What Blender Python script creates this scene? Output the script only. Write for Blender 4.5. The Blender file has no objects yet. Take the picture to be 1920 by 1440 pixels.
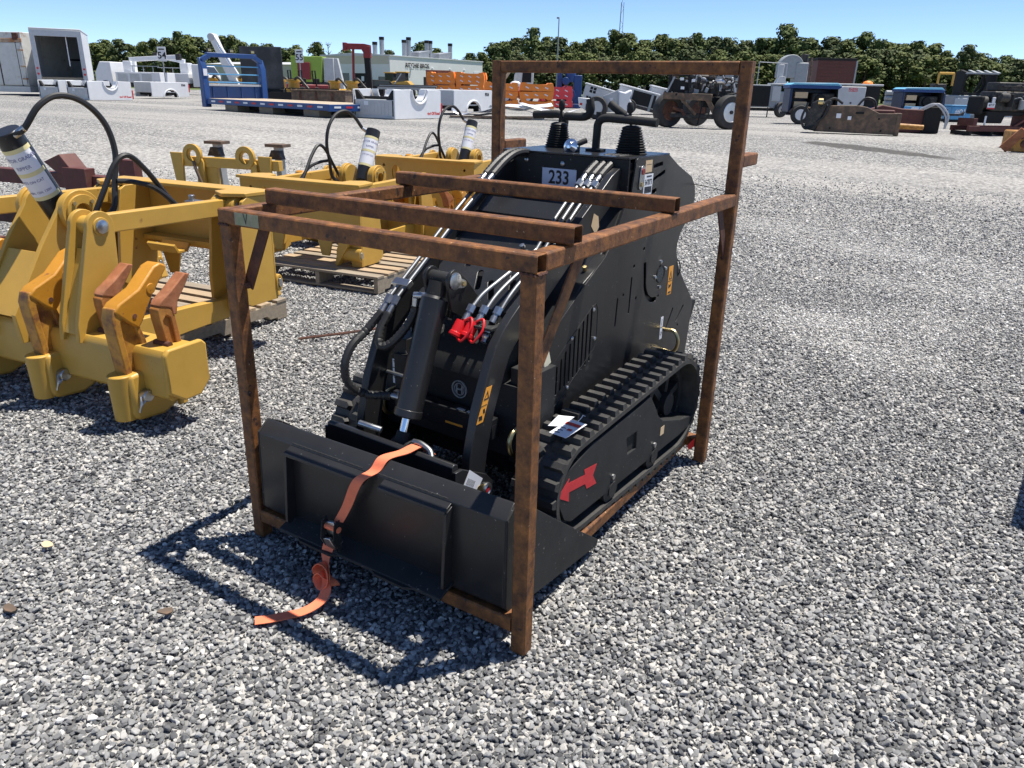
import bpy, bmesh, math, random
from mathutils import Vector, Matrix, Euler, noise
from mathutils.geometry import delaunay_2d_cdt
random.seed(7)
SC = bpy.context.scene
COL = SC.collection
V = Vector
R = math.radians

# ------------------------------------------------------------------ camera, sky, sun, exposure
CAM = V((2.144, -1.597, 1.588))
yaw, pitch, roll = -0.56303, -0.36711, 0.02377
fw = V((math.sin(yaw) * math.cos(pitch), math.cos(yaw) * math.cos(pitch), math.sin(pitch)))
rt = V((math.cos(yaw), -math.sin(yaw), 0)); up = rt.cross(fw)
rt2 = math.cos(roll) * rt + math.sin(roll) * up; up2 = -math.sin(roll) * rt + math.cos(roll) * up
cd = bpy.data.cameras.new('camera'); cam = bpy.data.objects.new('camera', cd); COL.objects.link(cam)
m3 = Matrix((rt2, up2, -fw)).transposed(); cam.matrix_world = Matrix.Translation(CAM) @ m3.to_4x4()
cd.sensor_width = 36; cd.lens = 1439.2 / 1920 * 36; cd.clip_start = 0.05; cd.clip_end = 3000
SC.camera = cam
SUN = V((0.25, 0.325, 1.21)).normalized()
w = bpy.data.worlds.new('World'); SC.world = w; w.use_nodes = True
nt = w.node_tree; bg = nt.nodes['Background']; sky = nt.nodes.new('ShaderNodeTexSky')
sky.sky_type = 'NISHITA'; sky.sun_disc = False
sky.sun_elevation = math.asin(SUN.z); sky.sun_rotation = math.atan2(SUN.x, SUN.y)
sky.air_density = 0.62; sky.dust_density = 0.0; sky.ozone_density = 4.5; sky.altitude = 1700
nt.links.new(sky.outputs[0], bg.inputs[0]); bg.inputs[1].default_value = 0.12
ld = bpy.data.lights.new('sun', 'SUN'); ld.energy = 5.0; ld.angle = R(0.53); ld.color = (1, 0.95, 0.87)
so = bpy.data.objects.new('sun', ld); COL.objects.link(so); so.rotation_euler = SUN.to_track_quat('Z', 'Y').to_euler()
SC.view_settings.view_transform = 'Standard'; SC.view_settings.look = 'None'
SC.view_settings.exposure = 0.60; SC.view_settings.gamma = 1; SC.view_settings.use_curve_mapping = False
SC.cycles.max_bounces = 6; SC.cycles.diffuse_bounces = 3; SC.cycles.glossy_bounces = 3
SC.cycles.transparent_max_bounces = 8; SC.cycles.use_denoising = True

# ------------------------------------------------------------------ mesh builder
def fill2d(loops):
    """triangles over a flat outline with holes"""
    co = [V((p[0], p[1])) for l in loops for p in l]; ed = []; k = 0
    for l in loops:
        n = len(l); ed += [(k + i, k + (i + 1) % n) for i in range(n)]; k += n
    vo, _, fo, ov, _, _ = delaunay_2d_cdt(co, ed, [], 0, 1e-7)
    def inside(p, l):
        c = False; n = len(l)
        for i in range(n):
            (x0, y0), (x1, y1) = l[i], l[i - 1]
            if (y0 > p.y) != (y1 > p.y) and p.x < (x1 - x0) * (p.y - y0) / (y1 - y0) + x0: c = not c
        return c
    out = []
    for f in fo:
        m = (vo[f[0]] + vo[f[1]] + vo[f[2]]) / 3
        if inside(m, loops[0]) and not any(inside(m, h) for h in loops[1:]) and all(ov[i] for i in f): out.append(tuple(ov[i][0] for i in f))
    return out
class MB:
    def __init__(s): s.v = []; s.f = []
    def add(s, vs, fs):
        n = len(s.v); s.v += [V(p) for p in vs]; s.f += [tuple(i + n for i in f) for f in fs]; return s
    def box(s, c, d, rot=None):
        x, y, z = d[0] / 2, d[1] / 2, d[2] / 2
        vs = [V((a * x, b * y, e * z)) for e in (-1, 1) for b in (-1, 1) for a in (-1, 1)]
        if rot is not None:
            q = rot if isinstance(rot, Matrix) else Euler(rot).to_matrix()
            vs = [q @ p for p in vs]
        c = V(c)
        return s.add([p + c for p in vs], [(0, 2, 3, 1), (4, 5, 7, 6), (0, 1, 5, 4), (2, 6, 7, 3), (0, 4, 6, 2), (1, 3, 7, 5)])
    def bb(s, x0, x1, y0, y1, z0, z1):
        return s.box(((x0 + x1) / 2, (y0 + y1) / 2, (z0 + z1) / 2), (abs(x1 - x0), abs(y1 - y0), abs(z1 - z0)))
    def bar(s, a, b, w, h, upv=(0, 0, 1)):
        a, b = V(a), V(b); d = (b - a); L = d.length; d = d / L; upv = V(upv)
        sx = d.cross(upv)
        if sx.length < 1e-4: sx = d.cross(V((0, 1, 0)))
        sx.normalize(); u = sx.cross(d)
        return s.box((a + b) / 2, (w, L, h), Matrix((sx, d, u)).transposed())
    def cyl(s, a, b, r, r2=None, n=16, cap=True):
        a, b = V(a), V(b); r2 = r if r2 is None else r2
        d = (b - a).normalized(); t = V((0, 0, 1)) if abs(d.z) < .9 else V((1, 0, 0))
        x = d.cross(t).normalized(); y = d.cross(x)
        vs = []
        for p, q in ((a, r), (b, r2)):
            for i in range(n):
                t_ = 2 * math.pi * i / n; vs.append(p + x * (q * math.cos(t_)) + y * (q * math.sin(t_)))
        fs = [(i, i + n, (i + 1) % n + n, (i + 1) % n) for i in range(n)]
        if cap: fs += [tuple(range(n)), tuple(range(2 * n - 1, n - 1, -1))]
        return s.add(vs, fs)
    def ring(s, a, b, ro, ri, n=24):
        a, b = V(a), V(b); d = (b - a).normalized(); t = V((0, 0, 1)) if abs(d.z) < .9 else V((1, 0, 0))
        x = d.cross(t).normalized(); y = d.cross(x); vs = []
        for p, q in ((a, ro), (b, ro), (b, ri), (a, ri)):
            for i in range(n):
                t_ = 2 * math.pi * i / n; vs.append(p + x * (q * math.cos(t_)) + y * (q * math.sin(t_)))
        fs = []
        for k in range(4):
            k2 = (k + 1) % 4
            fs += [(k * n + i, k2 * n + i, k2 * n + (i + 1) % n, k * n + (i + 1) % n) for i in range(n)]
        return s.add(vs, fs)
    def tube(s, pts, r, n=8, cap=True, rib=0):
        pts = [V(p) for p in pts]; m = len(pts); T = []
        for i in range(m):
            T.append((pts[min(i + 1, m - 1)] - pts[max(i - 1, 0)]).normalized())
        t = V((0, 0, 1)) if abs(T[0].z) < .9 else V((1, 0, 0))
        x = T[0].cross(t).normalized(); vs = []
        for i in range(m):
            x = (x - T[i] * x.dot(T[i])).normalized(); y = T[i].cross(x)
            q = r[i] if isinstance(r, (list, tuple)) else r
            if rib and i % 2: q *= 1 + rib
            for k in range(n):
                a = 2 * math.pi * k / n; vs.append(pts[i] + x * (q * math.cos(a)) + y * (q * math.sin(a)))
        fs = [(i * n + k, (i + 1) * n + k, (i + 1) * n + (k + 1) % n, i * n + (k + 1) % n) for i in range(m - 1) for k in range(n)]
        if cap: fs += [tuple(range(n - 1, -1, -1)), tuple(range((m - 1) * n, m * n))]
        return s.add(vs, fs)
    def prism(s, poly, ax, lo, hi, holes=()):
        """polygon in the two other axes (y,z | x,z | x,y), extruded along ax"""
        def P(p, t):
            return {'x': (t, p[0], p[1]), 'y': (p[0], t, p[1]), 'z': (p[0], p[1], t)}[ax]
        loops = [list(poly)] + [list(h) for h in holes]
        flat = [p for l in loops for p in l]; n = len(flat)
        tris = fill2d(loops) if holes else []
        vs = [P(p, lo) for p in flat] + [P(p, hi) for p in flat]
        fs = [tuple(t) for t in tris] + [tuple(i + n for i in reversed(t)) for t in tris]
        if not holes:
            fs = [tuple(range(n)), tuple(range(2 * n - 1, n - 1, -1))]
        o = 0
        for l in loops:
            k = len(l)
            fs += [(o + i, o + (i + 1) % k, o + (i + 1) % k + n, o + i + n) for i in range(k)]
            o += k
        return s.add(vs, fs)
    def lathe(s, prof, a, d, n=20):
        a = V(a); d = V(d).normalized(); t = V((0, 0, 1)) if abs(d.z) < .9 else V((1, 0, 0))
        x = d.cross(t).normalized(); y = d.cross(x); m = len(prof); vs = []
        for r, h in prof:
            for i in range(n):
                q = 2 * math.pi * i / n; vs.append(a + d * h + x * (r * math.cos(q)) + y * (r * math.sin(q)))
        fs = [(i * n + k, (i + 1) * n + k, (i + 1) * n + (k + 1) % n, i * n + (k + 1) % n) for i in range(m - 1) for k in range(n)]
        if prof[0][0] > 1e-5: fs.append(tuple(range(n - 1, -1, -1)))
        if prof[-1][0] > 1e-5: fs.append(tuple(range((m - 1) * n, m * n)))
        return s.add(vs, fs)
    def sphere(s, c, r, n=10, sc=(1, 1, 1)):
        c = V(c); vs = []; m = n // 2
        for j in range(1, m):
            for i in range(n):
                a, b = 2 * math.pi * i / n, math.pi * j / m
                vs.append(c + V((r * sc[0] * math.sin(b) * math.cos(a), r * sc[1] * math.sin(b) * math.sin(a), r * sc[2] * math.cos(b))))
        vs += [c + V((0, 0, r * sc[2])), c - V((0, 0, r * sc[2]))]; k = (m - 1) * n
        fs = [(j * n + i, j * n + (i + 1) % n, (j + 1) * n + (i + 1) % n, (j + 1) * n + i) for j in range(m - 2) for i in range(n)]
        fs += [(k, (i + 1) % n, i) for i in range(n)] + [(k + 1, (m - 2) * n + i, (m - 2) * n + (i + 1) % n) for i in range(n)]
        return s.add(vs, fs)
    def xf(s, M):
        s.v = [M @ p for p in s.v]; return s
    def mesh(s, name, mat, world=None, smooth=True):
        me = bpy.data.meshes.new(name)
        vs = s.v if world is None else [world @ p for p in s.v]
        me.from_pydata([tuple(p) for p in vs], [], s.f); me.validate()
        bm = bmesh.new(); bm.from_mesh(me); bmesh.ops.recalc_face_normals(bm, faces=bm.faces); bm.to_mesh(me); bm.free()
        if smooth:
            me.shade_smooth(); me.set_sharp_from_angle(angle=R(38))
        if mat: me.materials.append(mat)
        return me
    def build(s, name, mat, parent=None, bevel=0, world=False, smooth=True):
        W = None
        if world and parent is not None: W = wm(parent).inverted()
        o = bpy.data.objects.new(name, s.mesh(name, mat, W, smooth)); COL.objects.link(o); o.parent = parent
        if bevel:
            b = o.modifiers.new('bevel', 'BEVEL'); b.width = bevel; b.segments = 2; b.limit_method = 'ANGLE'; b.angle_limit = R(35)
            b.harden_normals = False
        return o
def wm(o):
    M = Matrix.LocRotScale(o.location, o.rotation_euler, o.scale)
    return wm(o.parent) @ M if o.parent else M
def tag(o, label=None, cat=None, group=None, kind=None):
    if label: o['label'] = label
    if cat: o['category'] = cat
    if group: o['group'] = group
    if kind: o['kind'] = kind
    return o
def thing(name, label, cat, loc=(0, 0, 0), rz=0, group=None):
    o = bpy.data.objects.new(name, None); COL.objects.link(o); o.location = loc; o.rotation_euler = (0, 0, rz)
    o.empty_display_size = .1
    return tag(o, label, cat, group)
def copy_tree(o, parent=None):
    c = o.copy(); COL.objects.link(c); c.parent = parent
    for ch in list(o.children): copy_tree(ch, c)
    return c
def again(part, parent=None):
    c = part.copy(); COL.objects.link(c); c.parent = parent if parent else part.parent; return c
def spline(pts, n=8):
    """Catmull-Rom through pts"""
    P = [V(p) for p in pts]; P = [P[0] * 2 - P[1]] + P + [P[-1] * 2 - P[-2]]; out = []
    for i in range(1, len(P) - 2):
        for k in range(n):
            t = k / n; a, b, c, d = P[i - 1], P[i], P[i + 1], P[i + 2]
            out.append(0.5 * ((2 * b) + (c - a) * t + (2 * a - 5 * b + 4 * c - d) * t * t + (3 * b - a - 3 * c + d) * t ** 3))
    out.append(P[-2]); return out
def resample(pts, step):
    out = [pts[0]]; acc = 0
    for a, b in zip(pts, pts[1:]):
        L = (b - a).length; t = step - acc
        while t <= L:
            out.append(a + (b - a) * (t / L)); t += step
        acc = L - (t - step)
    return out
def arc(cx, cy, r, a0, a1, n=8):
    return [(cx + r * math.cos(R(a0 + (a1 - a0) * i / n)), cy + r * math.sin(R(a0 + (a1 - a0) * i / n))) for i in range(n + 1)]
def circ(cx, cy, r, n=16): return [(cx + r * math.cos(2 * math.pi * i / n), cy + r * math.sin(2 * math.pi * i / n)) for i in range(n)]
def slot(x0, y0, x1, y1, r, n=5):
    a = math.degrees(math.atan2(y1 - y0, x1 - x0))
    return arc(x1, y1, r, a - 90, a + 90, n) + arc(x0, y0, r, a + 90, a + 270, n)
def text_mesh(txt, size, mat, spacing=1.0, bold=0.0):
    c = bpy.data.curves.new('txt', 'FONT'); c.body = txt; c.size = size; c.align_x = 'CENTER'; c.align_y = 'CENTER'
    c.space_character = spacing; c.offset = bold; c.resolution_u = 3
    o = bpy.data.objects.new('txt', c); me = bpy.data.meshes.new_from_object(o); bpy.data.objects.remove(o)
    me.materials.clear(); me.materials.append(mat); return me
def put_text(name, txt, size, mat, parent, origin, xdir, ydir, bold=0.0, spacing=1.0, sx=1.0, world=True):
    """flat lettering with its own plane: xdir reading direction, ydir up"""
    me = text_mesh(txt, size, mat, spacing, bold)
    x = V(xdir).normalized(); y = V(ydir).normalized(); z = x.cross(y)
    M = Matrix.Translation(V(origin)) @ Matrix((x * sx, y, z)).transposed().to_4x4()
    if world and parent is not None: M = wm(parent).inverted() @ M
    me.transform(M); o = bpy.data.objects.new(name, me); COL.objects.link(o); o.parent = parent; return o

# ------------------------------------------------------------------ materials
def lin(c): return (c[0], c[1], c[2], 1)
def mat(name, col, rough=.5, metal=0, var=.12, scale=9, bump=0, bscale=60, col2=None, mix=.5, mscale=6, spots=None, coat=0, spec=.5, mdetail=6, squash=None, msoft=.1):
    m = bpy.data.materials.new(name); m.use_nodes = True; t = m.node_tree; N = t.nodes; L = t.links
    b = N['Principled BSDF']; b.inputs['Roughness'].default_value = rough; b.inputs['Metallic'].default_value = metal
    b.inputs['Specular IOR Level'].default_value = spec
    if coat: b.inputs['Coat Weight'].default_value = coat; b.inputs['Coat Roughness'].default_value = .12
    tc = N.new('ShaderNodeTexCoord'); co = tc.outputs['Object']
    if squash:
        mp = N.new('ShaderNodeMapping'); mp.inputs['Scale'].default_value = squash; L.new(co, mp.inputs[0]); co = mp.outputs[0]
    def nz(sc, det=5, ro=.6):
        n = N.new('ShaderNodeTexNoise'); n.inputs['Scale'].default_value = sc; n.inputs['Detail'].default_value = det
        n.inputs['Roughness'].default_value = ro; L.new(co, n.inputs['Vector']); return n.outputs['Fac']
    def mx(fac, a, c, blend='MIX'):
        q = N.new('ShaderNodeMix'); q.data_type = 'RGBA'; q.blend_type = blend
        if isinstance(fac, float): q.inputs[0].default_value = fac
        else: L.new(fac, q.inputs[0])
        for s, i in ((a, 6), (c, 7)):
            if isinstance(s, tuple): q.inputs[i].default_value = s
            else: L.new(s, q.inputs[i])
        return q.outputs[2]
    def ramp(src, lo, hi):
        r = N.new('ShaderNodeMapRange'); r.inputs['From Min'].default_value = lo; r.inputs['From Max'].default_value = hi; L.new(src, r.inputs[0]); return r.outputs[0]
    cur = lin(col)
    if col2: cur = mx(ramp(nz(mscale, mdetail, .65), mix - msoft * .8, mix + msoft * 1.2), cur, lin(col2))
    if var:
        f = ramp(nz(scale), .25, .75)
        cur = mx(f, mx(1.0, cur, (1 - var, 1 - var, 1 - var, 1), 'MULTIPLY'), mx(1.0, cur, (1 + var, 1 + var, 1 + var, 1), 'MULTIPLY'))
    for sp in (spots or []):   # (colour, threshold, scale)
        cur = mx(ramp(nz(sp[2], 3, .5), sp[1], sp[1] + .04), cur, lin(sp[0]))
    if isinstance(cur, tuple): b.inputs['Base Color'].default_value = cur
    else: L.new(cur, b.inputs['Base Color'])
    if var:
        rr = N.new('ShaderNodeMapRange'); rr.inputs['To Min'].default_value = max(rough - .1, .04); rr.inputs['To Max'].default_value = min(rough + .12, 1)
        L.new(nz(scale * 1.7), rr.inputs[0]); L.new(rr.outputs[0], b.inputs['Roughness'])
    if bump:
        bp = N.new('ShaderNodeBump'); bp.inputs['Strength'].default_value = bump; bp.inputs['Distance'].default_value = .004
        L.new(nz(bscale, 6), bp.inputs['Height']); L.new(bp.outputs[0], b.inputs['Normal'])
    return m
K = {}
K['black'] = mat('black_powder_coat', (.020, .020, .021), .33, var=.25, scale=5, bump=.06, bscale=300, spots=[((.20, .20, .19), .715, 90), ((.05, .048, .044), .70, 7)], spec=.46)
K['blackmatt'] = mat('black_matt_steel', (.028, .028, .028), .6, var=.25, scale=6, bump=.15, bscale=220, spots=[((.16, .15, .14), .68, 70)], spec=.2)
K['blackgloss'] = mat('black_gloss_paint', (.020, .020, .021), .26, var=.2, scale=6, spec=.5)
K['dark'] = mat('dark_interior', (.008, .008, .008), .8, var=.2)
K['rubber'] = mat('track_rubber', (.034, .033, .031), .58, var=.2, scale=14, bump=.2, bscale=160, col2=(.060, .056, .050), mix=.55, mscale=12)
K['hose'] = mat('hose_rubber', (.016, .016, .016), .52, var=.2)
K['foam'] = mat('foam_grip', (.014, .014, .014), .75, var=.2, bump=.2, bscale=200)
K['zinc'] = mat('zinc_plate', (.48, .49, .50), .34, 1, var=.1, scale=20)
K['steelpipe'] = mat('steel_pipe', (.30, .305, .31), .45, 1, var=.08, scale=20)
K['brass'] = mat('yellow_zinc', (.60, .48, .25), .35, 1, var=.2, scale=15)
K['chrome'] = mat('chrome', (.85, .85, .86), .1, 1, var=0)
K['rust'] = mat('rusty_tube', (.072, .029, .013), .64, .1, var=.34, scale=60, bump=.35, bscale=120, col2=(.38, .150, .036), mix=.55, mscale=20, msoft=.26, squash=(1, 1, 1), spots=[((.045, .024, .018), .66, 30), ((.46, .33, .20), .71, 75)])
K['rustdark'] = mat('dark_rust_steel', (.075, .030, .020), .75, .1, var=.3, scale=9, bump=.4, bscale=90, col2=(.16, .065, .035), mix=.52, mscale=6)
K['rustred'] = mat('maroon_paint', (.10, .028, .022), .65, var=.25, scale=7, bump=.2, bscale=80, col2=(.13, .055, .035), mix=.6)
K['yellow'] = mat('cat_yellow', (.52, .305, .055), .42, var=.08, scale=6, bump=.08, bscale=50, spots=[((.23, .10, .03), .70, 9)], spec=.4)
K['yellowold'] = mat('worn_yellow', (.46, .22, .03), .55, var=.15, scale=8, bump=.3, bscale=60, col2=(.20, .075, .028), mix=.53, mscale=12)
K['tip'] = mat('ripper_tip_yellow', (.50, .22, .018), .45, var=.1, scale=10, bump=.35, bscale=35, spots=[((.22, .08, .03), .66, 22)])
K['shankrust'] = mat('rusty_shank', (.33, .125, .025), .7, var=.3, scale=12, bump=.5, bscale=50, col2=(.42, .19, .035), mix=.52, mscale=10)
K['tipred'] = mat('rusty_red_tip', (.30, .105, .040), .75, var=.3, scale=14, bump=.6, bscale=40, col2=(.36, .15, .07), mix=.55)
K['wood'] = mat('pallet_wood', (.42, .31, .19), .8, var=.25, scale=4, bump=.3, bscale=40, col2=(.30, .22, .14), mix=.5, mscale=5, squash=(1, 8, 8))
K['woodgrey'] = mat('weathered_wood', (.27, .22, .16), .85, var=.25, scale=4, bump=.3, bscale=40, squash=(1, 8, 8))
K['strap'] = mat('orange_webbing', (.84, .21, .10), .75, var=.12, scale=20, bump=.3, bscale=400)
K['red'] = mat('red_rubber', (.62, .012, .016), .4, var=.05)
K['redpaint'] = mat('red_decal', (.52, .022, .03), .5, var=.12, scale=30)
K['white'] = mat('white_paint', (.72, .73, .74), .4, var=.05, scale=4)
K['whitedirty'] = mat('dirty_white', (.62, .61, .57), .55, var=.1, scale=3, col2=(.33, .20, .11), mix=.66, mscale=2.5)
K['paper'] = mat('white_paper', (.78, .79, .82), .7, var=.03)
K['tape'] = mat('masking_tape', (.74, .66, .34), .7, var=.06)
K['kraft'] = mat('kraft_tag', (.62, .46, .28), .7, var=.06)
K['orangelabel'] = mat('orange_label', (.85, .36, .04), .5, var=.03)
K['ink'] = mat('black_ink', (.012, .012, .014), .6, var=0)
K['inkblue'] = mat('faded_ink', (.22, .22, .36), .7, var=0)
K['redink'] = mat('red_ink', (.55, .05, .04), .6, var=0)
K['silverpaint'] = mat('silver_paint', (.45, .46, .48), .4, .3, var=.08)
K['greypaint'] = mat('grey_paint', (.30, .32, .33), .55, var=.12, scale=4)
K['greylight'] = mat('light_grey_paint', (.50, .51, .51), .5, var=.1, scale=3)
K['bluep'] = mat('blue_paint', (.013, .055, .195), .45, var=.15, scale=4, spots=[((.16, .08, .05), .70, 6)])
K['navy'] = mat('navy_paint', (.010, .024, .075), .35, var=.2, scale=4)
K['cyansheen'] = mat('cyan_canopy', (.16, .44, .62), .4, var=.15, scale=3)  # blue canopy top paled: sky and sun reflection put into the colour
K['bluesky'] = mat('bright_blue_paint', (.10, .33, .58), .45, var=.12, scale=3)
K['orange'] = mat('orange_plastic', (.92, .26, .03), .5, var=.1, scale=2)
K['pinkred'] = mat('red_plastic', (.75, .06, .07), .5, var=.1, scale=2)
K['green'] = mat('lime_paint', (.27, .40, .05), .5, var=.1)
K['crimson'] = mat('crane_red', (.24, .022, .024), .5, var=.15)
K['tire'] = mat('tyre_rubber', (.030, .029, .028), .75, var=.25, scale=10, bump=.2, bscale=60)
K['alu'] = mat('aluminium', (.66, .66, .67), .32, .9, var=.1, scale=10)
K['glass'] = mat('dark_glass', (.03, .035, .04), .08, var=0)
K['wall'] = mat('grey_wall_panel', (.68, .675, .66), .75, var=.05, scale=.6)
K['wallcream'] = mat('cream_wall_panel', (.52, .48, .38), .75, var=.05, scale=.6)
K['deckwood'] = mat('flatbed_deck', (.52, .42, .30), .8, var=.2, scale=2, squash=(6, 1, 1))
K['engine'] = mat('oily_engine', (.028, .027, .026), .55, .2, var=.4, scale=7, bump=.3, bscale=30, col2=(.10, .085, .07), mix=.58, mscale=9)
K['brownsteel'] = mat('brown_steel', (.115, .080, .055), .65, .1, var=.3, scale=5, col2=(.20, .12, .07), mix=.55, mscale=5)
K['bark'] = mat('bark', (.12, .085, .06), .9, var=.3, scale=6)
# ------------------------------------------------------------------ ground and gravel
import numpy as np
def gz(x, y):
    s = (x - .6) * -.534 + (y - .8) * .8455; t = min(max((s - 5) / 15, 0), 1); return .55 * t * t * (3 - 2 * t)
def gravel_ramp(N, L, src):
    r = N.new('ShaderNodeValToRGB'); e = r.color_ramp.elements
    e[0].position = 0; e[0].color = (.050, .052, .056, 1)
    e[1].position = 1; e[1].color = (.70, .69, .66, 1)
    for p, c in ((.16, (.098, .100, .103)), (.42, (.225, .225, .223)), (.66, (.375, .370, .358)), (.84, (.50, .475, .43)), (.92, (.58, .57, .545))):
        k = e.new(p); k.color = (*c, 1)
    L.new(src, r.inputs[0]); return r.outputs[0]
def ground_mat():
    m = bpy.data.materials.new('gravel_ground'); m.use_nodes = True; t = m.node_tree; N = t.nodes; L = t.links; b = N['Principled BSDF']
    b.inputs['Roughness'].default_value = .9; b.inputs['Specular IOR Level'].default_value = .2
    tc = N.new('ShaderNodeTexCoord'); co = tc.outputs['Object']
    vo = N.new('ShaderNodeTexVoronoi'); vo.inputs['Scale'].default_value = 42; L.new(co, vo.inputs['Vector'])
    sp = N.new('ShaderNodeSeparateColor'); L.new(vo.outputs['Color'], sp.inputs[0])
    base = gravel_ramp(N, L, sp.outputs[0])
    def noise_(sc, det=5, vec=co):
        n = N.new('ShaderNodeTexNoise'); n.inputs['Scale'].default_value = sc; n.inputs['Detail'].default_value = det; L.new(vec, n.inputs['Vector']); return n.outputs['Fac']
    def mrange(src, a, c, lo=0, hi=1):
        r = N.new('ShaderNodeMapRange'); r.inputs[1].default_value = a; r.inputs[2].default_value = c; r.inputs[3].default_value = lo; r.inputs[4].default_value = hi; L.new(src, r.inputs[0]); return r.outputs[0]
    def mix(f, a, c, bl='MIX'):
        q = N.new('ShaderNodeMix'); q.data_type = 'RGBA'; q.blend_type = bl
        if isinstance(f, float): q.inputs[0].default_value = f
        else: L.new(f, q.inputs[0])
        for s, i in ((a, 6), (c, 7)):
            if isinstance(s, tuple): q.inputs[i].default_value = s
            else: L.new(s, q.inputs[i])
        return q.outputs[2]
    # wheel-worn bands of pale stone dust
    mp = N.new('ShaderNodeMapping'); mp.inputs['Rotation'].default_value = (0, 0, -R(28)); mp.inputs['Scale'].default_value = (.05, .55, 1); L.new(co, mp.inputs[0])
    base = mix(1.0, base, (.78, .775, .765, 1), 'MULTIPLY')  # even darkening stands in for self-shadowing between loose stones
    base = mix(mrange(noise_(.35, 6), .40, .75, .0, .35), base, (.26, .258, .252, 1))
    dst = N.new('ShaderNodeVectorMath'); dst.operation = 'DOT_PRODUCT'; L.new(co, dst.inputs[0]); dst.inputs[1].default_value = (-.534, .8455, 0)
    fade = mrange(dst.outputs['Value'], 6.5, 11.0)
    bf = N.new('ShaderNodeMath'); bf.operation = 'MULTIPLY'; L.new(mrange(noise_(1.0, 6, mp.outputs[0]), .44, .62, 0, .75), bf.inputs[0]); L.new(fade, bf.inputs[1])
    base = mix(bf.outputs[0], base, (.36, .345, .32, 1))
    base = mix(mrange(noise_(.9, 6), .60, .72, 0, .4), base, (.155, .16, .168, 1))
    sp2 = N.new('ShaderNodeMath'); sp2.operation = 'MULTIPLY'; sp2.inputs[1].default_value = .8; L.new(fade, sp2.inputs[0])
    spk = mrange(noise_(13, 3), .32, .68, .50, 1.42)
    base = mix(sp2.outputs[0], base, mix(1.0, base, spk, 'MULTIPLY'))
    # damp dark patch of fines near the hydraulic breaker
    mp2 = N.new('ShaderNodeMapping'); mp2.vector_type = 'TEXTURE'; mp2.inputs['Location'].default_value = (-1.2, 19.0, .45); mp2.inputs['Rotation'].default_value = (0, 0, R(-24)); mp2.inputs['Scale'].default_value = (1.9, .55, 3); L.new(co, mp2.inputs[0])
    ln = N.new('ShaderNodeVectorMath'); ln.operation = 'LENGTH'; L.new(mp2.outputs[0], ln.inputs[0])
    ad = N.new('ShaderNodeMath'); ad.operation = 'ADD'; L.new(ln.outputs['Value'], ad.inputs[0]); L.new(mrange(noise_(1.6, 5), .3, .7, -.35, .35), ad.inputs[1])
    base = mix(mrange(ad.outputs[0], .75, 1.05, .85, 0), base, (.06, .056, .05, 1))
    # grass far off
    ly = N.new('ShaderNodeVectorMath'); ly.operation = 'DOT_PRODUCT'; L.new(co, ly.inputs[0]); ly.inputs[1].default_value = (-.534, .8455, 0)
    base = mix(mrange(ly.outputs['Value'], 103, 106), base, (.10, .13, .045, 1))
    L.new(base, b.inputs['Base Color'])
    bp = N.new('ShaderNodeBump'); bp.inputs['Strength'].default_value = .9; bp.inputs['Distance'].default_value = .012
    iv = N.new('ShaderNodeMath'); iv.operation = 'SUBTRACT'; iv.inputs[0].default_value = 1; L.new(vo.outputs['Distance'], iv.inputs[1])
    L.new(iv.outputs[0], bp.inputs['Height']); L.new(bp.outputs[0], b.inputs['Normal'])
    return m
def axis(lo, hi, near0, near1, step):
    a = list(np.arange(near0, near1, step)); x = near1; s = step
    while x < hi: a.append(x); s *= 1.22; x += s
    a.append(hi); x = near0; s = step; pre = []
    while x > lo: s *= 1.22; x -= s; pre.append(max(x, lo))
    return sorted(set(round(float(q), 4) for q in pre + a))
gx = axis(-900, 900, -16, 8, .75); gy = axis(-300, 1200, -6, 26, .75)
gm = MB(); gm.v = [V((x, y, gz(x, y) - .012)) for y in gy for x in gx]; nx = len(gx)
gm.f = [(j * nx + i, j * nx + i + 1, (j + 1) * nx + i + 1, (j + 1) * nx + i) for j in range(len(gy) - 1) for i in range(nx - 1)]
tag(gm.build('ground', ground_mat()), kind='structure')

def stone_mat():
    m = bpy.data.materials.new('crushed_stone'); m.use_nodes = True; t = m.node_tree; N = t.nodes; L = t.links; b = N['Principled BSDF']
    b.inputs['Roughness'].default_value = .85; b.inputs['Specular IOR Level'].default_value = .3
    at = N.new('ShaderNodeAttribute'); at.attribute_type = 'INSTANCER'; at.attribute_name = 'tone'
    base = gravel_ramp(N, L, at.outputs['Fac'])
    tc = N.new('ShaderNodeTexCoord'); n = N.new('ShaderNodeTexNoise'); n.inputs['Scale'].default_value = 2.2; n.inputs['Detail'].default_value = 5; L.new(tc.outputs['Object'], n.inputs['Vector'])
    mr = N.new('ShaderNodeMapRange'); mr.inputs[3].default_value = .62; mr.inputs[4].default_value = 1.35; L.new(n.outputs['Fac'], mr.inputs[0])
    q = N.new('ShaderNodeMix'); q.data_type = 'RGBA'; q.blend_type = 'MULTIPLY'; q.inputs[0].default_value = 1; L.new(base, q.inputs[6]); L.new(mr.outputs[0], q.inputs[7])
    L.new(q.outputs[2], b.inputs['Base Color']); return m
SM = stone_mat(); protos = []
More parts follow.
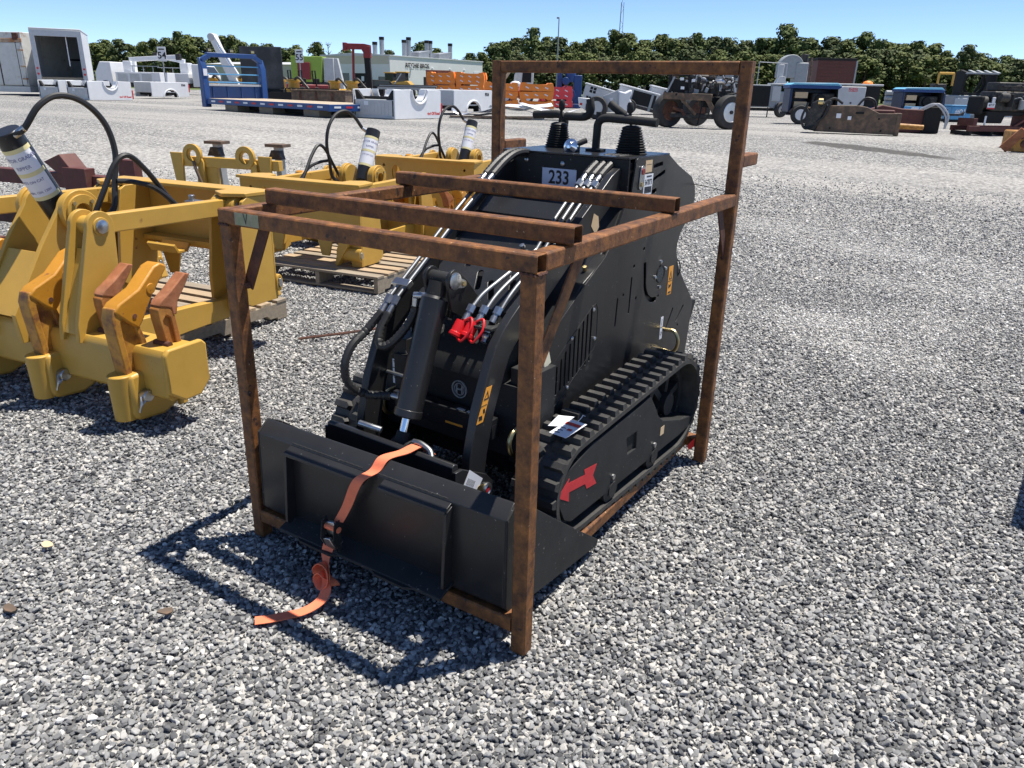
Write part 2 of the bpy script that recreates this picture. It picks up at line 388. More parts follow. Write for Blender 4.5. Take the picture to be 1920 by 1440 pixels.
for k in range(10):
    rr = random.Random(50 + k); bm = bmesh.new()
    for i in range(15):
        d = V((rr.gauss(0, 1), rr.gauss(0, 1), rr.gauss(0, 1))).normalized() * rr.uniform(.80, 1.1)
        bm.verts.new((d.x * rr.uniform(.9, 1.15), d.y * .82, d.z * .68))
    bmesh.ops.convex_hull(bm, input=bm.verts)
    bmesh.ops.delete(bm, geom=[v for v in bm.verts if not v.link_faces], context='VERTS')
    bmesh.ops.bevel(bm, geom=bm.edges[:], offset=.07, segments=1, affect='EDGES')
    me = bpy.data.meshes.new('stone'); bm.to_mesh(me); bm.free(); me.materials.append(SM)
    protos.append(bpy.data.objects.new('stone', me))
def gravel_points():
    rng = np.random.default_rng(3); c = np.array([CAM.x, CAM.y]); f2 = np.array([fw.x, fw.y]); f2 /= np.linalg.norm(f2); r2 = np.array([rt.x, rt.y])
    out = []
    for d0, d1, den, sc in ((.3, 4.4, 6000, 1.0), (4.4, 7.5, 3800, 1.12), (7.5, 15.5, 1300, 1.4)):
        sp = 1 / math.sqrt(den); a = np.arange(-d1 * 1.2, d1 * 1.2, sp); bb = np.arange(0, d1 + .5, sp)
        A, B = np.meshgrid(a, bb); A = A.ravel() + rng.uniform(-.5, .5, A.size) * sp * 1.1; B = B.ravel() + rng.uniform(-.5, .5, B.size) * sp * 1.1
        D = np.hypot(A, B); k = (D >= d0) & (D < d1) & (np.abs(A) < B * .72 + 1.3)
        if d0 >= 7: k &= rng.random(A.size) < np.clip((d1 - D) / 8.0, 0, 1)
        P = c + A[k, None] * r2 + B[k, None] * f2
        n = len(P); s = (rng.lognormal(0, .30, n)).clip(.55, 1.7) * .0090 * sc
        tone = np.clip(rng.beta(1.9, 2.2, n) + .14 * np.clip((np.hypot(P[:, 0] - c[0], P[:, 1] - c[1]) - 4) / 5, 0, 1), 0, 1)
        for px_, py_, rx, ry, am in ((1.11, 4.42, .50, .30, .42), (1.75, 3.81, .35, .40, .30), (.97, 7.74, .9, .4, .34), (1.29, 3.90, .30, .18, .30), (1.82, 4.96, .4, .5, .22), (-.6, 8.6, 1.6, .5, .25), (2.4, 7.0, .9, .6, .24), (1.5, 6.2, 1.2, .35, .2)):   # dusty, driven-over patches
            q = ((P[:, 0] - px_) / rx) ** 2 + ((P[:, 1] - py_) / ry) ** 2; tone = np.clip(tone + am * np.exp(-q) * rng.uniform(.5, 1.4, n), 0, 1); s = s * (1 - .35 * np.exp(-q))
        out.append(np.c_[P, s, tone])
    return np.vstack(out)
GP = gravel_points()
gx_, gy_ = GP[:, 0], GP[:, 1]
ss = (gx_ - .6) * -.534 + (gy_ - .8) * .8455; tt = np.clip((ss - 5) / 15, 0, 1); zz = .55 * tt * tt * (3 - 2 * tt)
rng = np.random.default_rng(9); n = len(GP)
# slow undulation of the raked surface, sunk a little under heavy things
zz = zz - .012 + GP[:, 2] * .35 + rng.uniform(-.004, .005, n)
me = bpy.data.meshes.new('gravel'); me.vertices.add(n); me.vertices.foreach_set('co', np.c_[gx_, gy_, zz].astype(np.float32).ravel())
for nm, ty, dat in (('tone', 'FLOAT', GP[:, 3]), ('scl', 'FLOAT', GP[:, 2])):
    a = me.attributes.new(nm, ty, 'POINT'); a.data.foreach_set('value', dat.astype(np.float32))
a = me.attributes.new('rot', 'FLOAT_VECTOR', 'POINT'); a.data.foreach_set('vector', np.c_[rng.uniform(-.7, .7, n), rng.uniform(-.7, .7, n), rng.uniform(0, 6.283, n)].astype(np.float32).ravel())
a = me.attributes.new('pick', 'INT', 'POINT'); a.data.foreach_set('value', rng.integers(0, len(protos), n).astype(np.int32))
go = bpy.data.objects.new('gravel', me); COL.objects.link(go)
tag(go, 'grey crushed stone gravel covering the yard', 'gravel', kind='stuff')
ng = bpy.data.node_groups.new('gravel_scatter', 'GeometryNodeTree'); ng.interface.new_socket('Geometry', in_out='INPUT', socket_type='NodeSocketGeometry'); ng.interface.new_socket('Geometry', in_out='OUTPUT', socket_type='NodeSocketGeometry')
N = ng.nodes; L = ng.links; gi = N.new('NodeGroupInput'); gout = N.new('NodeGroupOutput')
iop = N.new('GeometryNodeInstanceOnPoints'); jn = N.new('GeometryNodeGeometryToInstance')
for p in reversed(protos):
    oi = N.new('GeometryNodeObjectInfo'); oi.inputs['Object'].default_value = p; oi.inputs['As Instance'].default_value = True; L.new(oi.outputs['Geometry'], jn.inputs[0])
def nattr(nm, ty):
    q = N.new('GeometryNodeInputNamedAttribute'); q.data_type = ty; q.inputs[0].default_value = nm; return [s for s in q.outputs if s.enabled and s.name == 'Attribute'][0]
L.new(gi.outputs[0], iop.inputs['Points']); L.new(jn.outputs[0], iop.inputs['Instance']); iop.inputs['Pick Instance'].default_value = True
L.new(nattr('pick', 'INT'), iop.inputs['Instance Index']); L.new(nattr('rot', 'FLOAT_VECTOR'), iop.inputs['Rotation']); L.new(nattr('scl', 'FLOAT'), iop.inputs['Scale'])
L.new(iop.outputs[0], gout.inputs[0])
md = go.modifiers.new('scatter', 'NODES'); md.node_group = ng

# ------------------------------------------------------------------ shipping crate of rusty square tube
crate = thing('steel_crate', 'open rusty square tube shipping crate around the black track loader', 'crate', (.6, .8, 0))
T = .05
def sqtube(name, ax, lo, hi, c0, c1, mt=K['rust'], parent=None, t=T, open_=True, wall=.0035):
    """hollow square tube along ax, low corner c0,c1 in the two other axes"""
    r = .005
    def rr(o, q):
        a, b = c0 + o, c1 + o; s = t - 2 * o; k = q
        return [(a + k, b), (a + s - k, b), (a + s, b + k), (a + s, b + s - k), (a + s - k, b + s), (a + k, b + s), (a, b + s - k), (a, b + k)]
    m = MB().prism(rr(0, r), ax, lo, hi, [rr(wall, .003)[::-1]])
    return m.build(name, mt, parent or crate, bevel=.0015, world=True)
sqtube('post', 'z', 0, 1.16, 0, 0); sqtube('post', 'z', 0, 1.16, 1.15, 0)
sqtube('post', 'z', 0, 1.707, 0, 1.56); sqtube('post', 'z', 0, 1.707, 1.15, 1.56)
sqtube('top_rail', 'x', 0, 1.2, 0, 1.16)
sqtube('top_rail', 'y', .0505, 1.5595, 0, 1.16); sqtube('top_rail', 'y', .0505, 1.5595, 1.15, 1.16)
sqtube('top_rail', 'x', .0505, 1.1495, 1.56, 1.657)
sqtube('cross_bar', 'x', .05, 1.215, .155, 1.2115); sqtube('cross_bar', 'x', -.005, 1.205, .875, 1.2115)
sqtube('base_rail', 'x', .0505, 1.1495, 0, .065); sqtube('base_rail', 'x', .0505, 1.1495, 1.56, .065)
sqtube('skid_rail', 'y', .0505, 1.5595, .07, .066); sqtube('skid_rail', 'y', .0505, 1.5595, 1.06, .066)
sqtube('stub', 'y', 1.6105, 1.80, .0, 1.31); sqtube('stub', 'y', 1.6105, 1.80, 1.15, 1.31)
def flat(a, b, w_, h_, mt, upv): MB().bar(a, b, w_, h_, upv).build('brace', mt, crate, bevel=.001, world=True)
flat((.045, .056, .95), (.155, .056, 1.16), .006, .045, K['rustdark'], (1, 0, -.5))
flat((1.144, .055, .80), (1.144, .34, 1.16), .006, .05, K['rust'], (0, 1, -.8))
flat((1.178, 1.575, .955), (1.178, 1.43, 1.175), .006, .045, K['rustdark'], (0, 1, .8))
flat((.056, 1.555, .97), (.056, 1.40, 1.16), .006, .045, K['rustdark'], (0, 1, .8))
MB().sphere((.05, .05, .955), .016, 8, (1, 1, .8)).build('weld_bead', K['rustdark'], crate, world=True)
for x0, x1, y in ((1.152, 1.198, -.001), (.002, .048, -.001)):
    MB().tube([V((x0 + (x1 - x0) * i / 9, y, 1.160 + .002 * math.sin(i * 2.1))) for i in range(10)], .004, 6).build('weld_bead', K['rustdark'], crate, world=True)
MB().tube([V((1.201, .004 + .044 * i / 8, 1.160 + .002 * math.sin(i * 2.6))) for i in range(9)], .004, 6).build('weld_bead', K['rustdark'], crate, world=True)
MB().add([(1.13, 1.52, .085), (1.146, 1.535, .11), (1.149, 1.555, .115), (1.149, 1.555, .07), (1.135, 1.53, .06)], [(0, 1, 2, 3, 4)]).build('red_ribbon', K['red'], crate, world=True)
gp = mat('green_paint_patch', (.25, .27, .16), .6, var=.25, scale=30, col2=(.33, .29, .19), mix=.5, mscale=20)
pp = MB().bb(.083, .195, -.0012, -.0004, 1.166, 1.2045).build('paint_patch', gp, crate, world=True)
put_text('mark', 'V', .05, K['ink'], crate, (.135, -.0018, 1.186), (1, 0, 0), (0, 0, 1), sx=.7)
# ------------------------------------------------------------------ compact track loader (local frame: x across, y back, z up; y counted from 1.3)
LO = thing('track_loader', 'black stand-on mini track loader strapped inside the rusty crate', 'track loader', (.6, 1.3, 0), R(-2.7))
SH = Matrix.Translation((0, -1.3, 0))
def LB(m, name, mt, parent=None, bevel=0, label=None):
    o = m.xf(SH).build(name, mt, parent or LO, bevel=bevel)
    if label: o['label'] = label
    return o
BK, BM = K['black'], K['blackmatt']
# body shell between the side plates
prof = [(.64, .30), (.64, .745), (.84, .905), (1.02, .990), (1.12, 1.075), (1.17, 1.15), (1.215, 1.19), (1.215, 1.335), (1.5, 1.335), (1.74, 1.235), (1.79, 1.12), (1.66, .97), (1.66, .86), (1.86, .66), (1.88, .36)]
LB(MB().prism(prof, 'x', -.288, .288), 'body', BK, bevel=.006)
LB(MB().bb(-.33, .33, .66, 1.75, .2, .42), 'chassis', BM)
# hood strips between arm and side plate
for s in (-1, 1):
    x0, x1 = (.274, .3175) if s > 0 else (-.3175, -.274)
    LB(MB().prism([(.66, .77), (.855, .917), (1.03, 1.004), (1.03, 1.013), (.85, .928), (.65, .782)], 'x', x0, x1), 'hood_strip', BK, bevel=.002)
LB(MB().cyl((.283, .93, .965), (.285, .922, .982), .009, n=6), 'bolt', K['brass'])
# side plates with their cut-outs
front = [(.60, .30), (.615, .74), (.627, .759), (.844, .898), (1.032, 1.006), (1.098, 1.070), (1.132, 1.075), (1.132, .30)]
vents = []
for i in range(10):
    y = .693 + i * .029; zb = .545 + i * .0085; zt = zb + .085 + i * .0135 - (0 if i < 8 else .0)
    vents.append(slot(y, zb, y, zt, .0058)[::-1])
rear = [(1.0985, .30), (1.0985, 1.070), (1.123, 1.103), (1.169, 1.171), (1.219, 1.225)] + arc(1.262, 1.325, .027, 190, 90, 5) + [(1.529, 1.352), (1.64, 1.300), (1.792, 1.243), (1.836, 1.203), (1.850, 1.16), (1.847, 1.124), (1.825, 1.085), (1.783, 1.048), (1.73, 1.005), (1.708, .965), (1.704, .922), (1.745, .847), (1.83, .765), (1.92, .683), (1.958, .636), (1.952, .562), (1.93, .40), (1.90, .30)]
J = [(1.389 + .012 * math.cos(R(a)), .924 + .012 * math.sin(R(a))) for a in (0, 90, 180)]
Jo = [(1.377, .924), (1.39, .85)] + arc(1.515, .855, .125, 190, 268, 6) + arc(1.52, .742, .011, -90, 90, 4) + arc(1.515, .855, .103, 268, 190, 6) + [(1.412, .86), (1.401, .924)]
holes = [slot(1.40, 1.312, 1.472, 1.318, .008), slot(1.385, 1.255, 1.50, 1.285, .007), slot(1.37, 1.205, 1.43, 1.215, .009),
         slot(1.276, .878, 1.272, .735, .0055), slot(1.165, .812, 1.158, .704, .0055), Jo,
         slot(1.845, .645, 1.775, .585, .006), slot(1.725, .655, 1.66, .565, .006)]
for c in ((1.37, .985, .008), (1.29, .925, .008), (1.213, .82, .007), (1.33, .785, .007), (1.55, .75, .007), (1.60, 1.16, .004), (1.49, 1.17, .004), (1.80, .56, .007)):
    holes.append(circ(*c, n=10))
PR = LB(MB().prism(front, 'x', .298, .306, vents), 'front_side_panel', BK, bevel=.0012)
SP = LB(MB().prism(rear, 'x', .298, .306, [h[::-1] for h in holes]), 'side_plate', BK, bevel=.0012)
LB(MB().prism(front, 'x', -.306, -.298), 'front_side_panel', BK, bevel=.0012)
LB(MB().prism(rear, 'x', -.306, -.298), 'side_plate', BK, bevel=.0012)
# vent panel outline, radiator fins behind it
vp = [(.648, .51), (.650, .60), (.672, .665), (.81, .745), (.955, .832), (.983, .838), (.998, .815), (1.0, .69), (.985, .66), (.70, .50)]
vw = MB(); vw.tube([V((.3062, a, b)) for a, b in vp + vp[:1]], .0013, 4); LB(vw, 'panel_edge', K['blackmatt'], PR)
fins = mat('teal_fins', (.02, .10, .11), .35, .4, var=.1)
for i in range(7): LB(MB().bb(.2895, .2915, .70 + i * .029, .712 + i * .029, .52, .68 + i * .015), 'radiator_fin', fins, PR)
for (y, z) in ((.965, .818), (.815, .742), (.985, .70), (.66, .55), (.80, .555)):
    LB(MB().lathe([(.008, 0), (.008, .003), (.005, .006), (0, .0065)], (.306, y, z), (1, 0, 0), 10), 'bolt', K['zinc'], PR)
PR.location = (.02, -.030, .004)
# round fuel port with four bolts
LB(MB().ring((.306, 1.553, .848), (.3085, 1.553, .848), .040, .034, 20), 'port_ring', BM, SP)
LB(MB().cyl((.3062, 1.553, .848), (.3072, 1.553, .848), .034, n=20), 'port', mat('port_blue', (.03, .05, .07), .2, .5, var=0), SP)
for (y, z) in ((1.545, .903), (1.60, .865), (1.50, .842), (1.553, .79)):
    LB(MB().lathe([(.008, 0), (.008, .004), (.005, .007), (0, .008)], (.306, y, z), (1, 0, 0), 10), 'bolt', K['zinc'], SP)
def label_box(name, mt, lx, y0, y1, z0, z1, parent, lean=0.0):
    m = MB().prism([(y0 + lean, z0), (y1 + lean, z0), (y1, z1), (y0, z1)], 'x', lx, lx + .0008); return LB(m, name, mt, parent)
# local -> world point for lettering
def LW(x, y, z): return wm(LO) @ V((x, y - 1.3, z))
LWd = wm(LO).to_3x3()
wl = label_box('warning_label', K['orangelabel'], .3062, 1.64, 1.685, .735, .865, SP)
LB(MB().prism([(1.648, .805), (1.677, .805), (1.6625, .845)], 'x', .3072, .3078, [[(1.654, .809), (1.6625, .836), (1.671, .809)]]), 'symbol', K['ink'], wl)
LB(MB().bb(.3072, .3078, 1.642, 1.683, .797, .799).bb(.3072, .3078, 1.65, 1.676, .742, .749).prism([(1.65, .765), (1.672, .772), (1.678, .785), (1.66, .778), (1.65, .785)], 'x', .3072, .3078), 'symbol', K['ink'], wl)
sl = label_box('barcode_sticker', K['paper'], .3062, 1.318, 1.395, 1.205, 1.285, SP, -.006)
put_text('lettering', '547873', .030, K['ink'], sl, LW(.3076, 1.354, 1.253), LWd @ V((0, 1, .02)), (0, 0, 1), bold=.0006, sx=.72)
bars = MB(); y = 1.322; rb = random.Random(4)
while y < 1.385:
    wd = rb.choice((.0012, .002, .003)); bars.bb(.3072, .3076, y, y + wd, 1.212, 1.237); y += wd + rb.choice((.0012, .002))
LB(bars, 'barcode', K['ink'], sl)
LB(MB().bb(.3072, .3076, 1.335, 1.38, 1.274, 1.279), 'small_print', K['ink'], sl)
kt = label_box('kraft_sticker', K['kraft'], .3062, 1.318, 1.378, 1.292, 1.338, SP)
LB(MB().bb(.307, .3073, 1.325, 1.372, 1.321, 1.3225), 'small_print', K['ink'], kt)
# arm pivot lock plate on the side plate
LB(MB().prism(arc(1.294, 1.30, .021, 0, 180, 8) + arc(1.284, 1.245, .016, 180, 360, 8), 'x', .3065, .311), 'pivot_lock', K['zinc'], SP, bevel=.001)
LB(MB().cyl((.311, 1.293, 1.298), (.314, 1.293, 1.298), .012, n=14), 'pin_end', mat('red_brown', (.25, .03, .03), .5, var=0), SP)
LB(MB().cyl((.311, 1.285, 1.25), (.317, 1.285, 1.25), .009, n=6), 'bolt', K['brass'], SP)
# console: cover, front panel, lot sticker
LB(MB().bb(-.2965, .2965, 1.196, 1.56, 1.346, 1.354), 'console_cover', K['blackgloss'], bevel=.002)
LB(MB().bb(-.296, .296, 1.198, 1.206, 1.195, 1.345), 'console_front', BM)
for (x, z) in ((-.175, 1.317), (0.0, 1.312), (.15, 1.317)):
    LB(MB().lathe([(.010, 0), (.010, .003), (.006, .006), (0, .007)], (x, 1.198, z), (0, -1, 0), 10), 'bolt', K['zinc'])
ls = LB(MB().prism([(-.095, 1.215), (.067, 1.215), (.067, 1.292), (-.095, 1.292)], 'y', 1.1962, 1.1972), 'lot_sticker', mat('sticker_pale_blue', (.56, .60, .72), .5, var=.02), bevel=.0003)
put_text('lettering', '233', .074, K['ink'], ls, LW(-.014, 1.1957, 1.255), LWd @ V((1, 0, 0)), (0, 0, 1), bold=.0016, sx=.9)
# hand controls
def bellows(x, y, z, r0, r1, h, lean):
    p = []; n = 11
    for i in range(n):
        t = i / n; r = r0 + (r1 - r0) * t; p += [(r, h * t), (r * .84, h * (t + .5 / n))]
    p.append((r1 * .5, h)); return LB(MB().lathe(p, (x, y, z), (lean, 0, 1), 20), 'lever_boot', K['hose'])
bellows(.196, 1.40, 1.354, .068, .038, .108, -.04); bellows(-.184, 1.45, 1.354, .060, .036, .105, .02)
for (x, y, dx) in ((.19, 1.40, -.01), (-.182, 1.45, .01)):
    k = LB(MB().cyl((x, y, 1.45), (x + dx, y, 1.515), .006, n=8), 'control_lever', BM)
    LB(MB().lathe([(.006, 0), (.013, .008), (.014, .03), (.010, .042), (0, .045)], (x + dx, y, 1.505), (0, 0, 1), 12), 'knob', K['foam'], k)
def bar_(pts, r=.0165, n=12): return LB(MB().tube(resample(spline(pts, 8), .01), r, n), 'grab_bar', K['foam'])
bar_([(.041, 1.385, 1.356), (.043, 1.385, 1.42), (.047, 1.385, 1.465), (.075, 1.385, 1.484), (.14, 1.385, 1.484), (.318, 1.385, 1.476)])
bar_([(-.182, 1.487, 1.356), (-.180, 1.487, 1.43), (-.178, 1.487, 1.468), (-.20, 1.487, 1.487), (-.26, 1.487, 1.488), (-.345, 1.487, 1.482)])
bar_([(-.15, 1.45, 1.484), (-.06, 1.45, 1.484), (-.035, 1.45, 1.497), (-.028, 1.45, 1.52), (-.036, 1.45, 1.555)])
bar_([(.062, 1.45, 1.540), (.092, 1.45, 1.52), (.135, 1.46, 1.492)])
LB(MB().cyl((.045, 1.388, 1.44), (.045, 1.388, 1.508), .011, n=10), 'grab_bar_stub', BM)
for (x, y) in ((.041, 1.385), (-.182, 1.487)):
    LB(MB().bb(x - .035, x + .035, y - .025, y + .025, 1.354, 1.364), 'flange', BM, bevel=.002)
LB(MB().lathe([(.0, 0), (.030, .002), (.030, .012), (.022, .018), (.012, .03), (.0, .032)], (.0, 1.262, 1.375), (.1, -1, .25), 16), 'throttle_dial', K['chrome'])
LB(MB().box((.0, 1.275, 1.366), (.05, .02, .024)).cyl((.02, 1.27, 1.385), (.045, 1.30, 1.40), .011, n=10), 'throttle_lever', BM)
# loader arms
edge = [(1.36, 1.325), (1.26, 1.325), (1.18, 1.312), (1.125, 1.289), (1.047, 1.237), (.898, 1.144), (.75, 1.045), (.60, .945), (.545, .915), (.49, .878), (.445, .843), (.405, .80), (.372, .74), (.345, .68), (.31, .60), (.288, .52), (.268, .445), (.262, .40)]
def offset_poly(e, d):
    out = []
    for i, p in enumerate(e):
        a = V((*e[max(i - 1, 0)], 0)); b = V((*e[min(i + 1, len(e) - 1)], 0)); t = (b - a).normalized(); out.append((p[0] - t.y * d, p[1] + t.x * d))
    return out
back = offset_poly(edge, .095)
armp = edge + arc(.302, .345, .045, 190, 350, 6) + back[::-1]
for s in (-1, 1):
    x0, x1 = (.232, .266) if s > 0 else (-.266, -.232)
    LB(MB().prism(armp, 'x', x0, x1), 'lift_arm', BK, bevel=.003)
al = LB(MB().prism([(.300, .555), (.352, .67), (.384, .67), (.335, .555)], 'x', .2664, .2672), 'warning_label', K['orangelabel'])
LB(MB().prism([(.338, .63), (.366, .63), (.360, .66)], 'x', .2676, .268, [[(.343, .634), (.358, .652), (.361, .634)]]).bb(.2676, .268, .318, .356, .6115, .613).bb(.2676, .268, .312, .33, .565, .58).bb(.2676, .268, .335, .345, .585, .60), 'symbol', K['ink'], al)
# arm web with slots: own plane
def plane_part(u0, v0, u1, v1, th, org, vdir, holes, name, mt, poly=None):
    vd = V(vdir).normalized(); nd = V((1, 0, 0)).cross(vd)
    m = MB().prism(poly or [(u0, v0), (u1, v0), (u1, v1), (u0, v1)], 'z', -th, 0, holes)
    M = Matrix.Translation(V(org)) @ Matrix((V((1, 0, 0)), vd, nd)).transposed().to_4x4()
    return LB(m.xf(M), name, mt, bevel=.0015)
hs = [slot(-.085, .10, -.045, .02, .011), slot(-.012, .16, .022, .085, .011), slot(.06, .12, .105, .05, .011), slot(-.12, .24, -.085, .18, .011), circ(.10, .24, .022, 12), slot(.13, .17, .165, .10, .011)]
plane_part(-.231, 0, .231, .36, .008, (0, .545, .872), (0, .84, .545), [h[::-1] for h in hs], 'arm_web', BK, poly=[(-.231, .0), (.231, .0), (.231, .36), (-.231, .36), (-.231, .2), (-.19, .12), (-.19, .05)])
plane_part(-.231, 0, .231, .085, .008, (0, .93, 1.135), (0, .80, .6), [], 'arm_cross_plate', BK)
LB(MB().lathe([(.0, 0), (.010, .0), (.010, .012), (0, .013)], (.09, .80, 1.045), (0, -.545, .84), 8), 'bolt', K['zinc'])
# tilt cylinder and its ears
for x in (-.055, .045):
    LB(MB().prism(arc(.455, .975, .038, 40, 200, 8) + [(.44, .87), (.56, .80), (.62, .86), (.52, .97)], 'x', x - .006, x + .006), 'cylinder_ear', BK, bevel=.0015)
LB(MB().cyl((-.075, .455, .975), (.055, .455, .975), .026, n=18), 'pivot_tube', BM, bevel=.002)
LB(MB().lathe([(.030, 0), (.030, .004), (.022, .007), (0, .008)], (.0515, .455, .975), (1, 0, 0), 18), 'pivot_pin', K['zinc'])
LB(MB().prism(arc(.455, .975, .024, 90, 270, 6) + arc(.50, .958, .014, -90, 90, 5), 'x', .0515, .055), 'pin_lock', K['zinc'])
LB(MB().cyl((.055, .497, .959), (.061, .497, .959), .009, n=6), 'bolt', K['brass'])
ct, cb = V((-.012, .445, .965)), V((-.012, .262, .50)); dd = (cb - ct).normalized()
LB(MB().cyl(ct, ct + dd * .06, .034, n=18), 'cylinder_head', BM)
cyb = LB(MB().lathe([(.036, 0), (.047, .01), (.047, .40), (.050, .402), (.050, .425), (.044, .43), (.022, .43)], ct + dd * .05, dd, 24), 'tilt_cylinder', BK)
LB(MB().cyl(ct + dd * .47, ct + dd * .54, .0175, n=16), 'piston_rod', K['chrome'])
LB(MB().cyl(ct + dd * .53, ct + dd * .60, .024, .03, n=14).cyl((-.05, .245, .412), (.026, .245, .412), .036, n=18), 'rod_eye', BM, bevel=.002)
LB(MB().lathe([(.026, 0), (.026, .006), (.019, .010), (.013, .010), (.012, .004), (0, .004)], (.028, .243, .414), (1, 0, 0), 18), 'eye_pin', K['zinc'])
LB(MB().cyl((.032, .243, .414), (.0335, .243, .414), .011, n=12), 'pin_end', K['redpaint'])
# quick-attach plate and side brackets
LB(MB().prism([(.150, .15), (.165, .455), (.178, .462), (.195, .455), (.185, .15)], 'x', -.305, .275), 'attach_plate', BK, bevel=.003)
for s in (-1, 1):
    x0, x1 = (.276, .290) if s > 0 else (-.320, -.306)
    LB(MB().prism([(.15, .14), (.165, .44), (.20, .44), (.33, .37), (.365, .33), (.36, .27), (.25, .14)], 'x', x0, x1), 'attach_bracket', BK, bevel=.002)
LB(MB().lathe([(.024, 0), (.024, .006), (.016, .010), (.012, .006), (0, .006)], (.290, .327, .315), (1, 0, 0), 18), 'eye_pin', K['zinc'])
LB(MB().cyl((.2965, .327, .315), (.298, .327, .315), .010, n=12), 'pin_end', K['redpaint'])
LB(MB().prism(arc(.327, .315, .02, -90, 90, 6) + arc(.285, .335, .012, 90, 270, 5), 'x', .2902, .293), 'pin_lock', K['brass'])
qs = LB(MB().prism([(.20, .375), (.235, .425), (.305, .365), (.265, .315)], 'x', .2904, .2912), 'barcode_sticker', K['paper'])
bq = MB()
for i in range(8): bq.box((.2916, .222 + i * .005, .388 - i * .0035), (.0004, .0022, .022), (R(-35), 0, 0))
LB(bq, 'barcode', K['ink'], qs)
LB(MB().tube(spline([(-.175, .20, .476), (-.13, .205, .474), (-.09, .22, .466)], 4), .012, 10), 'lock_pin', K['zinc'])
LB(MB().tube(spline([(.075, .205, .475), (.11, .203, .478), (.15, .20, .466), (.168, .19, .45)], 5), .010, 10), 'lock_handle', K['steelpipe'])
# front of the machine: sloped nose, panel with emblem, bumper, hooks, lift labels
LB(MB().prism([(.47, .635), (.478, .662), (.50, .70), (.535, .735), (.60, .765), (.64, .765), (.64, .62)], 'x', -.175, .226), 'nose_cover', BM, bevel=.004)
LB(MB().bb(-.29, .29, .50, .64, .36, .632), 'front_panel', BM, bevel=.002)
em = LB(MB().ring((.035, .4995, .565), (.035, .494, .565), .034, .030, 24), 'emblem', K['greypaint'])
LB(MB().ring((.035, .4995, .565), (.035, .4955, .565), .024, .021, 20).bb(.020, .025, .4955, .4995, .545, .585).bb(.045, .050, .4955, .4995, .545, .585).bb(.025, .045, .4955, .4995, .562, .568), 'emblem_mark', K['greypaint'], em)
LB(MB().bb(-.231, .231, .43, .475, .495, .515).bb(-.231, .231, .435, .47, .44, .495), 'cross_member', BK, bevel=.002)
for x in (.085, .13): LB(MB().box((x, .445, .5165), (.03, .012, .003)), 'reflector', K['greylight'])
LB(MB().bb(.02, .10, .4335, .4345, .452, .460), 'orange_reflector', K['orangelabel'])
for s in (-1, 1):
    xa = .30 * s
    LB(MB().bb(xa - .055, xa + .055, .52, .64, .33, .69), 'front_bracket', BM, bevel=.003)
    hk = LB(MB().tube(spline([(xa, .52, .485), (xa, .47, .482), (xa, .445, .455), (xa, .445, .42), (xa, .47, .39), (xa, .52, .388)], 5), .0085, 8), 'tie_hook', K['brass'])
    lb = LB(MB().bb(xa - .017, xa + .017, .5185, .5193, .50, .60), 'lift_label', K['paper'])
    LB(MB().bb(xa - .016, xa + .016, .5175, .5181, .563, .566).ring((xa, .5181, .53), (xa, .5175, .53), .012, .0095, 12).bb(xa - .002, xa + .002, .5175, .5181, .503, .52).bb(xa - .011, xa + .011, .5175, .5181, .592, .595).prism([(xa - .009, .59), (xa + .009, .59), (xa, .572)], 'y', .5175, .5181, [[(xa - .005, .587), (xa, .577), (xa + .005, .587)]]), 'symbol', K['ink'], lb)
LB(MB().box((.318, .60, .735), (.035, .045, .10), (R(20), 0, 0)), 'foam_pad', mat('cream_foam', (.66, .62, .46), .8, var=.1), bevel=.003)
LB(MB().cyl((.30, .5185, .66), (.30, .514, .66), .018, n=14), 'red_reflector', K['redpaint'])
LB(MB().tube([V((-.23, .40, .60)), V((-.04, .40, .60))], .008, 8), 'pin_bar', K['steelpipe'])
# rear tie hook with its label, foot platform
LB(MB().tube(spline([(.306, 1.66, .47), (.35, 1.66, .47), (.372, 1.66, .50), (.372, 1.66, .54), (.35, 1.66, .57), (.306, 1.66, .57)], 5), .0085, 8), 'tie_hook', K['brass'])
ll = label_box('lift_label', K['paper'], .3062, 1.603, 1.628, .535, .64, SP)
LB(MB().bb(.3071, .3076, 1.605, 1.626, .59, .593).ring((.3076, 1.6155, .562), (.3071, 1.6155, .562), .009, .007, 10).bb(.3071, .3076, 1.613, 1.617, .60, .63), 'symbol', K['ink'], ll)
LB(MB().prism([(1.88, .54), (1.95, .645), (2.035, .635), (2.04, .62), (1.97, .50)], 'x', -.27, .29), 'foot_platform', BM, bevel=.003)
LB(MB().tube(spline([(.29, 1.70, .90), (.31, 1.74, .87), (.31, 1.75, .82), (.29, 1.735, .78)], 6), .003, 6), 'cable', K['hose'])
